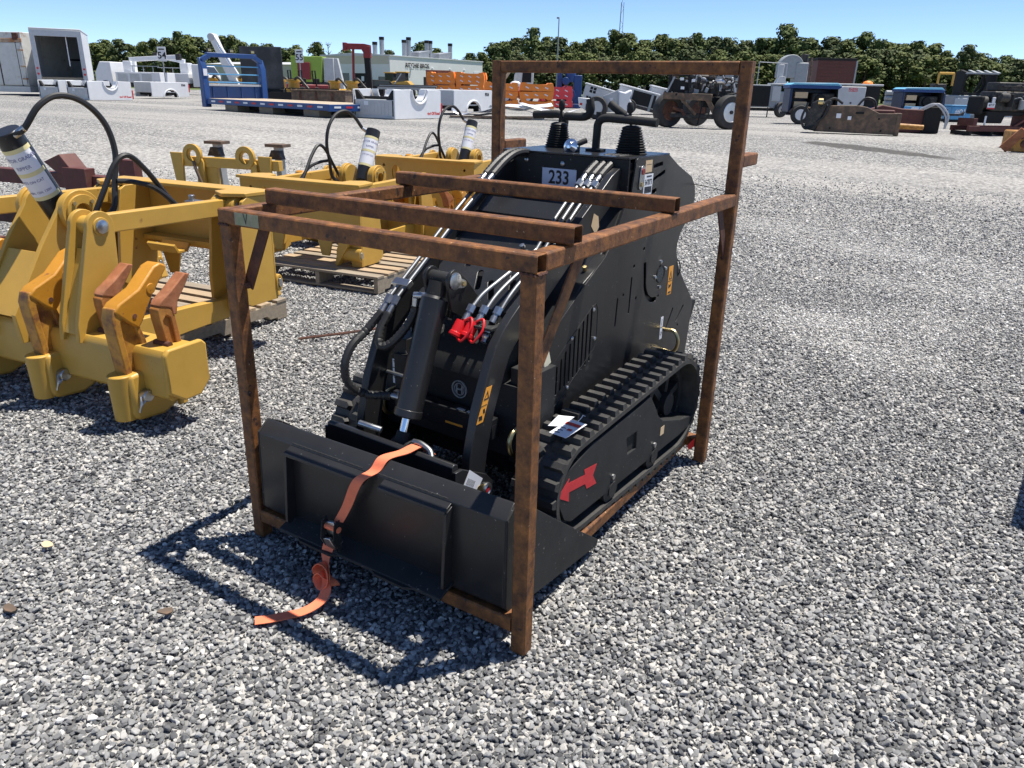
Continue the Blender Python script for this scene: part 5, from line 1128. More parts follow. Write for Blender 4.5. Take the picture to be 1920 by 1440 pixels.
for y0, y1, zt in ((7.2, 8.0, 2.05), (12.2, 14.8, 2.3), (16.8, 18.6, 2.3)): part(t, 'dark_opening', 'dark', MB().bb(.001, .03, y0, y1, 1.2 if zt < 2.2 else 0.05, zt + (.3 if zt < 2.2 else 0)), 0)
for y in (4.4, 9.2, 13.4, 17.0): part(t, 'wall_lamp', 'white', MB().bb(0.001, .25, y - .12, y + .12, 3.3, 3.6), .03)
me_ = put_text('lettering', 'RITCHIE BROS.', .82, K['ink'], t, (.06, 5.9, 3.75), (0, 1, 0), (0, 0, 1), bold=.02, world=False)
stacks = mat('galvanised_stack', (.38, .39, .40), .45, .6, var=.1, scale=2)
for x, y, h in ((-4.0, 3.0, 1.9), (-2.8, 6.4, 1.7), (-2.8, 7.4, 2.1), (-2.6, 11.3, 1.9), (-2.6, 12.1, 1.9), (-2.6, 17.0, 1.8), (-4.2, 1.8, 1.2)):
    s_ = part(t, 'exhaust_stack', stacks, MB().cyl((x, y, BH - .2), (x, y, BH + h), .32, n=14), 0); part(s_, 'stack_cowl', 'dark', MB().cyl((x, y, BH + h), (x, y, BH + h + .4), .36, n=14), 0)
for y0, y1 in ((8.2, 11.0), (13.0, 16.2)): part(t, 'roof_unit', stacks, MB().prism([(y0, BH - .1), (y1 - .8, BH - .1), (y1, BH + .9), (y0, BH + .55)], 'x', -3.4, -1.6), .03)
part(t, 'notice_board', 'white', MB().bb(.001, .05, 19.6, 21.2, 1.8, 3.4), 0)
t = bg('low_building', 'low cream metal building wing behind the green machine', 'building', -108, 92, 0, world=True)
part(t, 'wall', 'wallcream', MB().bb(-14, 15, 0, 10, 0, 3.9), .02); part(t, 'roof', 'greylight', MB().prism([(-.3, 3.9), (10.3, 3.9), (5, 4.4)], 'x', -14.2, 15.2), .01)
for x in (-10, -4, 2, 8): part(t, 'window', 'glass', MB().bb(x, x + 1.6, -.03, -.001, 1.2, 2.2), 0)
# ------------------------------------------------------------------ plastic barriers, scrap sheets
def barrier_mesh(col):
    return MB().prism([(-.97, 0), (.97, 0), (.97, .16), (.90, .43), (.62, .43), (.55, .36), (-.55, .36), (-.62, .43), (-.90, .43), (-.97, .16)], 'y', -.24, .24).mesh('traffic_barrier', K[col])
BMs = {c: barrier_mesh(c) for c in ('orange', 'pinkred')}
def stack(px0, y0, rz, cols, rows, layers, col, labelf, group, wrap=True, sp=(2.0, .52, .45)):
    for l in range(layers):
        for c in range(cols):
            for r_ in range(rows):
                o = bpy.data.objects.new('traffic_barrier', BMs[col]); COL.objects.link(o)
                loc = Matrix.Rotation(VR + rz, 4, 'Z') @ V(((c - (cols - 1) / 2) * sp[0] + random.uniform(-.06, .06), r_ * sp[1], l * sp[2] + .04))
                o.location = (px0 + loc.x, y0 + loc.y, gz(px0, y0) + loc.z); o.rotation_euler = (random.uniform(-.04, .04), (math.pi if l % 2 else 0) + random.uniform(-.03, .03), VR + rz + random.uniform(-.05, .05))
                if l % 2: o.location.z += .42
                tag(o, labelf, 'traffic barrier', group)
                if r_ == 0:
                    for sx_ in (-.55, 0, .55):
                        q = MB().box((sx_, -.245, .17), (.20, .006, .06), (0, R(24), 0)).build('reflector', K['paper'], o)
for nm, a in (('cols', 0),): pass
stack(-31.0, 43.0, R(-6), 2, 2, 5, 'orange', 'orange plastic traffic barrier in the high stack behind the upright pickup bed', 'orange barriers in the high stack', sp=(2.0, .52, .38))
stack(-22.6, 37.6, R(4), 2, 2, 3, 'orange', 'orange plastic traffic barrier in the low stack right of the crate post', 'orange barriers in the low stack')
stack(-22.8, 42.2, R(10), 1, 2, 3, 'pinkred', 'red and white plastic barrier in the small stack beside the blue pump', 'red barriers', sp=(1.9, .52, .40))
P0 = V((-14.4, 23.6, ZP))
for i in range(6):
    t_ = thing('sheet_metal', ['crumpled white metal sheet on top of the scrap pile', 'curled pale metal sheet at the right of the scrap pile', 'flat grey metal sheet at the left of the scrap pile', 'bent silver sheet in the middle of the scrap pile', 'dark flat sheet at the bottom of the scrap pile', 'narrow pale strip across the scrap pile'][i], 'metal sheet', (0, 0, 0), 0, 'scrap sheets')
    n_ = 14; m = MB(); L_ = (2.6, 2.2, 1.7, 2.0, 2.6, 2.4)[i]; w_ = (.9, .7, .9, .8, 1.1, .3)[i]; vs = []
    for a in range(n_ + 1):
        for b in (0, 1):
            u_ = a / n_; z = .10 + i * .0 + (.34, .36, .24, .30, .10, .42)[i] + .10 * math.sin(u_ * 5 + i * 1.7) + .03 * math.sin(u_ * 13 + i) + b * .10 * math.sin(u_ * 3 + i); vs.append((u_ * L_ - L_ / 2, b * w_ - w_ / 2, z - .1))
    fs = [(2 * a, 2 * a + 2, 2 * a + 3, 2 * a + 1) for a in range(n_)]; m.add(vs, fs)
    t_.location = (P0.x + (.9, 1.6, -1.0, .3, .2, .8)[i] * .846 + (0, .1, -.1, -.2, 0, -.2)[i], P0.y + (.9, 1.6, -1.0, .3, .2, .8)[i] * .534, ZP); t_.rotation_euler[2] = VR + R((-4, 12, 3, -8, 0, 14)[i])
    o = part(t_, 'sheet', 'white' if i in (0, 1, 5) else ('alu' if i in (2, 3) else 'greypaint'), m, 0); s_ = o.modifiers.new('th', 'SOLIDIFY'); s_.thickness = .012
for i in range(5):
    a_ = P0 + V((.846, .534, 0)) * (-1.7 + i * .3) + V((0, -.5 + i * .2, .05)); o = MB().bar((0, 0, 0), (3.0, .3 * i - .6, .02), .08, .05).build('timber', K['woodgrey' if i % 2 else 'brownsteel'], None, .004); o.location = a_; o.rotation_euler[2] = VR
    tag(o, ['nearest long timber under the scrap sheets', 'second timber under the scrap sheets', 'middle timber under the scrap sheets', 'fourth timber under the scrap sheets', 'farthest timber under the scrap sheets'][i], 'timber', 'timbers under the scrap pile')
# ------------------------------------------------------------------ clutter between the beds and the building
t = bg('pipe_rack', 'long dark steel rails stacked behind the nearest pickup bed', 'steel rails', -32.4, 39.9, R(-4), None)
for i in range(4): part(t, 'rail', 'engine' if i % 2 else 'greypaint', MB().bb(-2.2, 1.6, i * .3, i * .3 + .14, .82 + .06 * i, .96 + .06 * i), .01)
for x in (-1.8, -.3, 1.2): part(t, 'trestle', 'brownsteel', MB().bb(x, x + .12, 0, 1.1, 0, .81), .01)
t = bg('scrap_bin', 'rust brown scrap bin left of the orange barrier stack', 'bin', -38.9, 51.2, R(0)); rbm = mat('bin_rust', (.30, .10, .06), .75, var=.25, scale=1.5)
part(t, 'front_wall', rbm, MB().bb(-1.0, 1.0, 0, .08, .1, 2.3), .01); part(t, 'side_wall', rbm, MB().bb(-1.0, -.92, .081, 2, .1, 2.3), .01); part(t, 'side_wall', rbm, MB().bb(.92, 1.0, .081, 2, .1, 2.3), .01); part(t, 'floor', rbm, MB().bb(-.9, .9, .09, 2, .1, .2), .01)
for x in (-.6, 0, .6): part(t, 'rib', rbm, MB().bb(x - .05, x + .05, -.06, -.001, .15, 2.2), .01)
t = bg('open_hood_car', 'dark car with raised hood in front of the grey building', 'car', -44.5, 50.6, R(10))
part(t, 'body', 'dark', MB().prism([(-2.0, .35), (2.0, .35), (2.05, .8), (1.2, .95), (.7, 1.45), (-.9, 1.5), (-1.6, 1.0), (-2.05, .9)], 'y', -.85, .85), .06); part(t, 'hood', 'greypaint', MB().bar((1.0, 0, 1.0), (1.7, 0, 2.0), 1.4, .06, (0, 0, 1)), .01); part(t, 'window', 'glass', MB().prism([(-.7, 1.0), (.9, 1.0), (.6, 1.38), (-.7, 1.40)], 'y', -.87, -.852), 0)
for x in (-1.25, 1.25): wheel(t, (x, -.8, .34), .34, .22, (0, -1, 0), 'alu')
def wheel_loader(x, y, label):
    t = bg('wheel_loader', label, 'wheel loader', x, y, R(random.uniform(-30, 30)), 'small yellow wheel loaders')
    part(t, 'body', 'yellow', MB().prism([(-1.4, .6), (.6, .6), (.9, 1.0), (.4, 1.5), (-1.4, 1.35)], 'y', -.5, .5), .05); part(t, 'cab', 'glass', MB().bb(-.7, .2, -.45, .45, 1.4, 2.2), .04); part(t, 'cab_roof', 'yellow', MB().bb(-.8, .3, -.5, .5, 2.2, 2.3), .03); part(t, 'arm', 'yellow', MB().bar((.5, 0, 1.2), (1.7, 0, .5), .3, .2), .02); part(t, 'bucket', 'engine', MB().prism([(1.5, .1), (2.2, .1), (1.7, .4), (1.6, .9), (1.45, .8)], 'y', -.8, .8), .02)
    for xx in (-.9, .7): wheel(t, (xx, -.6, .5), .5, .35, (0, -1, 0), 'yellow')
wheel_loader(-48.1, 58.0, 'small yellow wheel loader right of the black hoist mast'); wheel_loader(-52.0, 60.8, 'small yellow wheel loader farther back near the building door')
t = bg('wrecked_cab', 'white and grey dismantled truck cab behind the low orange barriers', 'truck cab', -31.0, 50.6, R(0))
part(t, 'shell', 'whitedirty', MB().prism([(-.3, .9), (1.2, .9), (1.25, 2.9), (.3, 2.95), (-.2, 2.0)], 'y', -.7, .7), .05); part(t, 'opening', 'dark', MB().prism([(.35, 1.5), (1.05, 1.5), (1.05, 2.6), (.45, 2.6)], 'y', -.72, -.701), 0); part(t, 'boom', 'kraft', MB().bar((-1.3, -.2, 1.2), (-.2, -.2, 2.7), .18, .2), .01); part(t, 'frame', 'engine', MB().bb(-1.5, 1.4, -.5, .5, .4, .9), .02); part(t, 'bumper', 'white', MB().sphere((-.1, -.9, 1.35), .35, 10, (1.2, .6, .7)), 0)
for xx in (-.8, .8): wheel(t, (xx, -.6, .48), .48, .3)
# ------------------------------------------------------------------ blue pump, welders, white trailer parts
t = bg('blue_pump', 'tall blue industrial pump machine right of the red barriers', 'pump', -22.4, 43.0, R(0))
part(t, 'column', 'bluep', MB().bb(-.72, -.42, -.3, .3, 0, 2.25), .02); part(t, 'base', 'bluep', MB().bb(-.75, .85, -.5, .5, 0, .25), .02); part(t, 'volute', 'bluep', MB().cyl((.0, -.45, .75), (.0, .3, .75), .42, n=20), .03); part(t, 'motor', 'bluep', MB().cyl((.1, 0, 1.5), (.1, 0, 2.15), .34, n=18), .03); part(t, 'flange', 'bluep', MB().cyl((-.2, -.5, 1.55), (-.2, -.2, 1.55), .22, n=16), .02); part(t, 'panel', 'bluep', MB().bb(.3, .8, -.3, .3, .25, 1.9), .03); part(t, 'card', 'paper', MB().bb(-.66, -.5, -.32, -.305, .8, 1.0), 0)
def welder(x, y, rz, tilt, label, openp, group='tilted welders'):
    t = bg('welder_generator', label, 'welder', x, y, rz, group); t.rotation_euler[1] = R(tilt)
    part(t, 'canopy', 'greylight', MB().bb(-.95, .95, -.4, .4, .45, 1.12), .02); part(t, 'roof', 'white', MB().bb(-1.0, 1.0, -.44, .44, 1.13, 1.20), .02); part(t, 'base', 'engine', MB().bb(-1.0, 1.0, -.42, .42, .30, .44), .01)
    if openp: part(t, 'open_bay', 'dark', MB().bb(-.3, .85, -.41, -.401, .48, 1.08), 0); part(t, 'bay_post', 'greypaint', MB().bb(.6, .72, -.44, -.42, .3, 1.1), .005)
    else:
        for i in range(2):
            for j in range(2): part(t, 'vent', 'dark', MB().bb(-.72 + i * .17, -.59 + i * .17, -.409, -.402, .82 + j * .15, .94 + j * .15), 0)
        for i in range(4): part(t, 'louvre', 'dark', MB().bb(-.8 + i * .13, -.70 + i * .13, -.409, -.402, .52, .64), 0)
        part(t, 'maker_plate', 'redpaint', MB().bb(.15, .55, -.409, -.402, .88, .96), 0)
    part(t, 'exhaust', 'engine', MB().cyl((.2, 0, 1.2), (.2, 0, 1.36), .05, n=8), 0); part(t, 'lift_eye', 'greypaint', MB().ring((-.05, -.02, 1.26), (-.05, .02, 1.26), .07, .04, 12), 0)
    part(t, 'drawbar', 'engine', MB().bb(.95, 1.9, -.06, .06, .30, .42), .005)
    wheel(t, (-.3, -.5, .30), .33, .2, (0, -1, 0), 'white'); return t
welder(-15.9, 34.3, R(-2), 14, 'grey welder tilted nose down, leftmost with square vents', False); welder(-14.6, 35.5, R(-2), 13, 'grey welder tilted nose down with open dark bay', True); welder(-13.7, 37.2, R(-2), 12, 'grey welder tilted nose down, farthest right behind the open one', True)
t = bg('white_trailer', 'small white trailer parts with an upright wheel behind the loader handles', 'trailer', -12.2, 27.5, R(0))
part(t, 'fender', 'white', MB().prism([(-1.0, .45), (-.75, .30), (-.60, .75), (-1.05, .78)], 'y', -.3, .3), .02); part(t, 'panel', 'greylight', MB().prism([(-.10, .85), (.50, 1.10), (.55, .30), (.10, .25)], 'y', -.1, -.06), .01); part(t, 'casting', 'white', MB().prism([(.50, 1.05), (.75, 1.0), (.98, 1.12), (1.0, .95), (.92, .80), (1.05, .60), (1.0, .20), (.52, .20)], 'y', -.3, .25), .05); part(t, 'stripe', 'paper', MB().prism([(.15, .78), (.30, .80), (.27, .66), (.20, .68)], 'y', -.105, -.101), 0)
part(t, 'axle', 'engine', MB().cyl((-.6, -.3, .42), (.8, .2, .42), .06, n=8), 0); part(t, 'tail_light', 'redpaint', MB().bb(-1.02, -.92, -.32, -.29, .5, .58), 0); part(t, 'frame', 'engine', MB().bb(-.9, 1.0, -.2, .2, .1, .22), .01)
wheel(t, (-.35, -.35, .42), .43, .26, (-.25, -1, 0), 'greylight')
# ------------------------------------------------------------------ stripped truck front axle with engine
t = bg('truck_chassis', 'stripped truck front end with engine, two big wheels and aluminium rim', 'truck chassis', -6.95, 23.4, R(0))
wheel(t, (.92, -.45, .50), .51, .32, (.45, -1, 0), 'alu'); wheel(t, (-.85, .25, .50), .51, .32, (.45, -1, 0), 'rustdark'); wheel(t, (.35, 1.6, .50), .50, .32, (.45, -1, 0), 'rustdark')
ax_ = V((1, .45, 0)).normalized(); 
part(t, 'axle_beam', 'engine', MB().bar((-.80, .2, .36), (.85, -.42, .36), .14, .16), .03); part(t, 'frame_rail', 'brownsteel', MB().bar((-1.15, -.35, .95), (.35, -.5, .92), .09, .2), .01); part(t, 'frame_rail', 'engine', MB().bar((-.4, .5, .95), (1.3, .6, 1.05), .09, .2), .01)
part(t, 'crossmember', 'brownsteel', MB().bar((-.6, -.45, .95), (-.2, .5, .95), .2, .12), .01); part(t, 'spring_hanger', 'brownsteel', MB().bar((.2, -.45, .9), (.55, -.5, .35), .07, .14), .01); part(t, 'radius_rod', 'brownsteel', MB().bar((-.55, -.3, .85), (-.05, -.2, .4), .05, .08), .01); part(t, 'steering_arm', 'rustdark', MB().tube(spline([(-.75, -.1, .6), (-.5, -.25, .5), (-.4, -.25, .38)], 5), .05, 8), 0)
part(t, 'engine_block', 'engine', MB().bb(-.20, .65, -.15, .35, .95, 1.40), .08); part(t, 'valve_cover', 'engine', MB().bb(-.05, .50, -.1, .2, 1.41, 1.58), .06); part(t, 'radiator_frame', 'dark', MB().bar((-.95, -.36, 1.0), (-.98, -.36, 1.60), .06, .10), .01); part(t, 'radiator_frame', 'dark', MB().bar((-.34, -.36, 1.0), (-.38, -.36, 1.58), .06, .10), .01); part(t, 'radiator_frame', 'dark', MB().bar((-.98, -.36, 1.58), (-.36, -.36, 1.55), .06, .07), .01); part(t, 'radiator_core', 'dark', MB().box((-.66, -.30, 1.24), (.56, .05, .40), (0, R(6), 0)), .02); part(t, 'hood_hinge', 'greypaint', MB().bar((-1.05, -.38, 1.05), (-.85, -.38, 1.50), .06, .05), 0); part(t, 'oil_pan', 'dark', MB().prism([(.05, .95), (.7, .95), (.55, .62), (.15, .62)], 'y', -.2, .25), .03)
rb = random.Random(12)
for i in range(34):
    p = V((rb.uniform(-.9, 1.1), rb.uniform(-.42, .1), rb.uniform(1.02, 1.6))); q = p + V((rb.uniform(-.35, .35), rb.uniform(-.1, .1), rb.uniform(-.2, .2))); part(t, 'engine_hose', 'engine' if i % 3 else 'silverpaint', MB().tube(spline([p, (p + q) / 2 + V((0, -.06, .12)), q], 5), rb.uniform(.012, .035), 7), 0)
for i in range(22):
    p = V((rb.uniform(-.9, 1.1), rb.uniform(-.42, -.2), rb.uniform(.98, 1.6))); part(t, 'engine_bracket', ('engine', 'dark', 'brownsteel', 'engine', 'greypaint')[i % 5], MB().box(p, (rb.uniform(.08, .22), .06, rb.uniform(.06, .2)), (0, rb.uniform(-.4, .4), 0)), .01)
for x, z in ((-.68, 1.40), (-.32, 1.36), (-.64, 1.14)): part(t, 'white_card', 'paper', MB().bb(x, x + .11, -.44, -.43, z, z + .08), 0)
part(t, 'intake_pipe', 'alu', MB().tube(spline([(.45, -.3, 1.38), (.62, -.35, 1.40), (.72, -.3, 1.36)], 4), .06, 8), 0); part(t, 'exhaust_pipe', 'silverpaint', MB().tube(spline([(.8, -.2, 1.36), (1.0, -.2, 1.38), (1.08, -.2, 1.22), (1.1, -.2, 1.1)], 5), .035, 8), 0); part(t, 'fender_arm', 'engine', MB().bar((.9, .1, 1.2), (1.55, .1, 1.38), .10, .12), .01); part(t, 'fender_arm', 'engine', MB().bar((.9, -.1, 1.0), (1.65, 0, 1.15), .08, .05), .01)
part(t, 'cab_mount', 'engine', MB().prism([(.1, 1.55), (.75, 1.55), (.62, 1.85), (.25, 1.85)], 'y', 0, .4), .03); part(t, 'steering_wheel', 'brownsteel', MB().tube([V((-1.05 + .22 * math.cos(a), .5, 1.72 + .16 * math.sin(a))) for a in [i * math.pi / 8 for i in range(17)]], .025, 6), 0); part(t, 'dipstick', 'dark', MB().bar((.1, -.45, .9), (-.02, -.5, .12), .03, .03), 0)
# ------------------------------------------------------------------ right: grey trailers and machines
t = bg('light_tower', 'grey tow-behind light tower trailer with black panel right of the crate', 'light tower', -9.3, 39.9, R(-6))
part(t, 'cabinet', 'greypaint', MB().bb(-.9, .35, -.5, .5, .45, 1.5), .03); part(t, 'control_panel', 'dark', MB().bb(-.88, .0, -.53, -.501, .5, 1.45), .01); part(t, 'door', 'greylight', MB().bb(.1, .5, -.56, -.45, .75, 1.45), .02); part(t, 'roof', 'greylight', MB().bb(.0, .7, -.55, .5, 1.5, 1.58), .02); part(t, 'mast', 'greylight', MB().bb(.35, .6, -.1, .2, 1.58, 2.45), .02); part(t, 'mast_foot', 'greylight', MB().prism([(.25, 1.58), (.75, 1.58), (.65, 1.9), (.4, 1.9)], 'y', -.3, .3), .01)
for a, b in (((-.6, 0, 1.5), (-.6, 0, 2.55)), ((-.6, 0, 2.55), (.75, 0, 2.5)), ((.75, 0, 2.5), (.75, 0, 1.6))): part(t, 'guard_rail', 'silverpaint', MB().cyl(a, b, .02, n=6), 0)
part(t, 'axle', 'engine', MB().bb(-.8, .8, -.1, .1, .28, .42), .01); part(t, 'stand_leg', 'engine', MB().cyl((.0, -.4, 0), (.0, -.4, .45), .03, n=6), 0); wheel(t, (.62, -.5, .36), .36, .22, (.55, -1, 0), 'alu')
t = bg('band_saw', 'large grey industrial machine with rounded guard behind the light tower', 'machine', -14.4, 63.8, R(0))
part(t, 'column', 'greypaint', MB().bb(.2, 1.2, -.5, .5, 0, 3.4), .08); part(t, 'upper_guard', 'greypaint', MB().prism(arc(-.1, 3.0, .95, 10, 190, 14) + [(-1.05, 2.3), (.85, 2.3)], 'y', -.45, .45), .04); part(t, 'lower_cabinet', 'greypaint', MB().bb(-1.1, .2, -.6, .6, 0, 1.3), .06); part(t, 'motor', 'engine', MB().cyl((.95, 0, 3.4), (.95, 0, 4.0), .28, n=14), .03); part(t, 'cable_chain', 'brownsteel', MB().tube([V((1.35, -.4, 3.8)), V((1.45, -.4, 2.6)), V((1.3, -.4, .9))], .08, 6), 0)
t = bg('grey_silo', 'row of tall grey steel tanks seen through the crate frame behind the truck chassis', 'tanks', -14.6, 47.5, R(0))
for i in range(5): part(t, 'tank_panel', 'greypaint', MB().bb(-1.35 + i * .62, -.80 + i * .62, 0, .5, .3, 2.45), .06)
def blue_welder(x, y, rz, label):
    t = bg('blue_generator', label, 'generator', x, y, rz, 'blue generators')
    part(t, 'left_panel', 'navy', MB().bb(-1.0, -.90, -.5, .5, .42, 1.30), .02); part(t, 'rear_panel', 'navy', MB().bb(-.9, .85, .42, .5, .42, 1.30), .02); part(t, 'canopy', 'bluep', MB().bb(-1.05, .90, -.55, .55, 1.30, 1.42), .02); part(t, 'canopy_top', 'cyansheen', MB().prism([(-1.05, 1.42), (.90, 1.42), (.75, 1.52), (-.9, 1.50)], 'y', -.54, .54), .02); part(t, 'base', 'dark', MB().bb(-1.05, .9, -.52, .52, .32, .42), .01)
    part(t, 'engine', 'engine', MB().bb(-.1, .75, -.35, .4, .42, 1.15), .05); part(t, 'air_filter', 'dark', MB().cyl((.2, -.45, .9), (.2, -.2, .9), .2, n=14), .02)
    for z in (.95, .60): part(t, 'carton', 'kraft', MB().bb(-.78, -.30, -.42, .1, z, z + .22), .005)
    part(t, 'right_frame', 'dark', MB().bb(.80, .90, -.5, .5, .42, 1.30), .01)
    return t
t = blue_welder(-5.35, 31.9, R(-4), 'blue topped generator trailer with torn canopy left of the breaker')
part(t, 'fender', 'brownsteel', MB().tube(spline([(-.95, -.62, .42), (-.80, -.62, .58), (-.50, -.62, .64), (-.15, -.62, .60)], 5), .05, 6), 0); part(t, 'torn_skirt', 'greylight', MB().prism([(.78, 1.30), (1.02, 1.40), (1.05, 1.05), (.92, .70), (.86, .40), (.82, .85)], 'y', -.56, -.54), 0); wheel(t, (-.55, -.62, .345), .345, .22, (0, -1, 0), 'white'); wheel(t, (-.05, .5, .345), .345, .22, (0, -1, 0), 'white')
t = bg('welder_cabinet', 'grey cabinet welder with one silver door and red name plate', 'welder', -5.0, 39.2, R(0))
part(t, 'cabinet', 'dark', MB().bb(-1.02, .98, -.2, .8, .38, 1.52), .02); part(t, 'roof', 'greylight', MB().bb(-1.08, 1.04, -.3, .85, 1.52, 1.60), .02); part(t, 'door', 'greylight', MB().bb(-.95, .25, -.34, -.28, .66, 1.48), .03); part(t, 'end_post', 'alu', MB().bb(-1.06, -.98, -.25, -.18, .4, 1.52), .005); part(t, 'lower_panel', 'navy', MB().bb(-1.0, .9, -.23, -.205, .38, .62), .01); part(t, 'base', 'engine', MB().bb(-1.1, 1.0, -.2, .8, 0.1, .37), .02); part(t, 'door_latch', 'ink', MB().bb(-.42, -.34, -.36, -.342, .74, .80), 0)
pl = part(t, 'name_plate', 'redpaint', MB().bb(-.55, -.15, -.347, -.341, 1.26, 1.43), 0)
for j, (tx, z) in enumerate((('LINCOLN', 1.385), ('ELECTRIC', 1.305))):
    me_ = text_mesh(tx, .085, K['paper'], 1, .001); me_.transform(Matrix.Translation((-.35, -.349, z)) @ Matrix.Rotation(R(90), 4, 'X')); o = bpy.data.objects.new('lettering', me_); COL.objects.link(o); o.parent = pl
part(t, 'safety_helmet', 'orange', MB().sphere((.45, .1, 1.62), .24, 12, (1, .8, .55)), 0)
t = blue_welder(-2.6, 41.0, R(2), 'blue generator on a trailer with drawbar right of the grey cabinet welder')
part(t, 'drawbar', 'engine', MB().bar((.85, -.1, .35), (1.95, -.3, .36), .1, .1), .01); part(t, 'jack_stand', 'dark', MB().cyl((1.35, -.2, .0), (1.35, -.2, .6), .045, n=8), 0); part(t, 'coupler', 'engine', MB().prism([(1.85, .32), (2.1, .32), (2.15, .52), (2.05, .46)], 'y', -.38, -.22), .01); part(t, 'end_panel', 'navy', MB().prism([(.905, .40), (1.08, .40), (.98, 1.30), (.905, 1.30)], 'y', -.5, .5), .01); part(t, 'drop_door', 'bluesky', MB().prism([(-.95, .70), (.6, .66), (.5, .44), (-1.0, .50)], 'y', -.75, -.70), .01)
for x in (-.62, -.12): part(t, 'paper', 'paper', MB().prism([(x, .66), (x + .36, .65), (x + .3, .54), (x - .04, .55)], 'y', -.756, -.752), 0)
wheel(t, (-.3, -.58, .345), .345, .22)
t = bg('steel_pipes', 'bundle of grey steel pipe sections between the cabinet welder and blue generator', 'pipes', -4.2, 48.0, R(0))
for i in range(5): part(t, 'pipe', 'greypaint', MB().cyl((-.9, i * .02, .25 + i * .26), (.9, i * .02, .25 + i * .26), .125, n=12), 0)
t = bg('cargo_trailer', 'brown panel sided container behind the generators below the trees', 'container', -13.7, 76.9, R(-3))
part(t, 'body', mat('brown_planks', (.13, .062, .05), .7, var=.15, scale=2), MB().bb(-1.7, 1.65, 0, 6, .6, 4.05), .02); part(t, 'top_rail', 'dark', MB().bb(-1.75, 1.7, -.05, 6, 4.05, 4.25), .02); part(t, 'corner_post', 'greypaint', MB().bb(1.64, 1.78, -.06, .1, .5, 4.05), .02); part(t, 'base', 'dark', MB().bb(-1.75, 1.7, 0, 6, 0, .6), .02)
for i in range(13): part(t, 'side_plank', 'rustred', MB().bb(-1.68, 1.62, -.03, -.001, .65 + i * .26, .88 + i * .26), .01)
# hydraulic breaker lying down
t = bg('hydraulic_breaker', 'brown rusty hydraulic breaker lying on the gravel', 'hydraulic breaker', -2.45, 24.35, R(-22))
hb = [(-1.0, .04), (1.22, .02), (1.26, -.0), (1.30, .62), (.75, .60), (.62, .66), (.40, .76), (.15, .80), (-.70, .78), (-.92, .70)]
for y in (-.28, .22): part(t, 'cheek_plate', 'brownsteel', MB().prism(hb, 'y', y, y + .06), .012)
part(t, 'core', 'rustred', MB().bb(-.8, 1.15, -.2, .2, .10, .70), .03); part(t, 'end_flange', 'brownsteel', MB().bb(1.22, 1.34, -.30, .30, -.0, .62), .01); part(t, 'chisel', 'yellowold', MB().cyl((1.3, .2, .26), (2.0, .35, .24), .085, .07, n=14), 0); part(t, 'bracket', 'engine', MB().prism([(-1.30, .10), (-.95, .05), (-.70, .80), (-.95, .96), (-1.15, .85)], 'y', -.36, .34), .04); part(t, 'spring', 'brass', MB().cyl((-.98, -.37, .88), (-.84, -.37, .88), .10, n=12), .01)
for i, pts in enumerate(([(-1.25, -.35, .85), (-1.38, -.38, .40), (-1.25, -.38, .12), (-1.0, -.36, .2)], [(-.8, -.30, .85), (-.55, -.2, .98), (-.3, -.1, .85)], [(-.9, -.37, .7), (-.65, -.37, .9), (-.75, -.37, .5), (-.95, -.37, .3)], [(.1, .1, .75), (.3, .2, 1.0), (.55, .2, .95), (.65, .2, .70)])): part(t, 'hose', 'hose', MB().tube(spline(pts, 7), .035, 8), 0)
for x, z, s_ in ((-.42, .44, .13), (-.10, .40, .10)): part(t, 'white_sticker', 'paper', MB().bb(x, x + s_, -.345, -.341, z, z + s_), 0)
for x, z in ((.75, .45), (.85, .12), (-.55, .15)): part(t, 'bolt_hole', 'dark', MB().cyl((x, -.345, z), (x, -.341, z), .03, n=10), 0)
part(t, 'slot', 'dark', MB().prism(slot(.12, .60, .30, .60, .03), 'y', -.344, -.341), 0)
t = bg('breaker_cradle', 'dark red second breaker with hoses behind the brown breaker', 'hydraulic breaker', -1.9, 27.3, R(-18))
part(t, 'body', 'rustred', MB().prism([(-1.4, .0), (1.1, .0), (1.15, .70), (.4, .72), (-.2, .82), (-.6, .66), (-1.4, .62)], 'y', -.2, .25), .03); part(t, 'end_bracket', 'dark', MB().bb(1.05, 1.55, -.3, .3, 0, .80), .03)
for i in range(2): part(t, 'hose', 'silverpaint', MB().tube(spline([(.9 + i * .1, -.3, .72), (1.3 + i * .1, -.35, .88), (1.65 + i * .08, -.36, .55), (1.7, -.36, .15)], 7), .03, 8), 0)
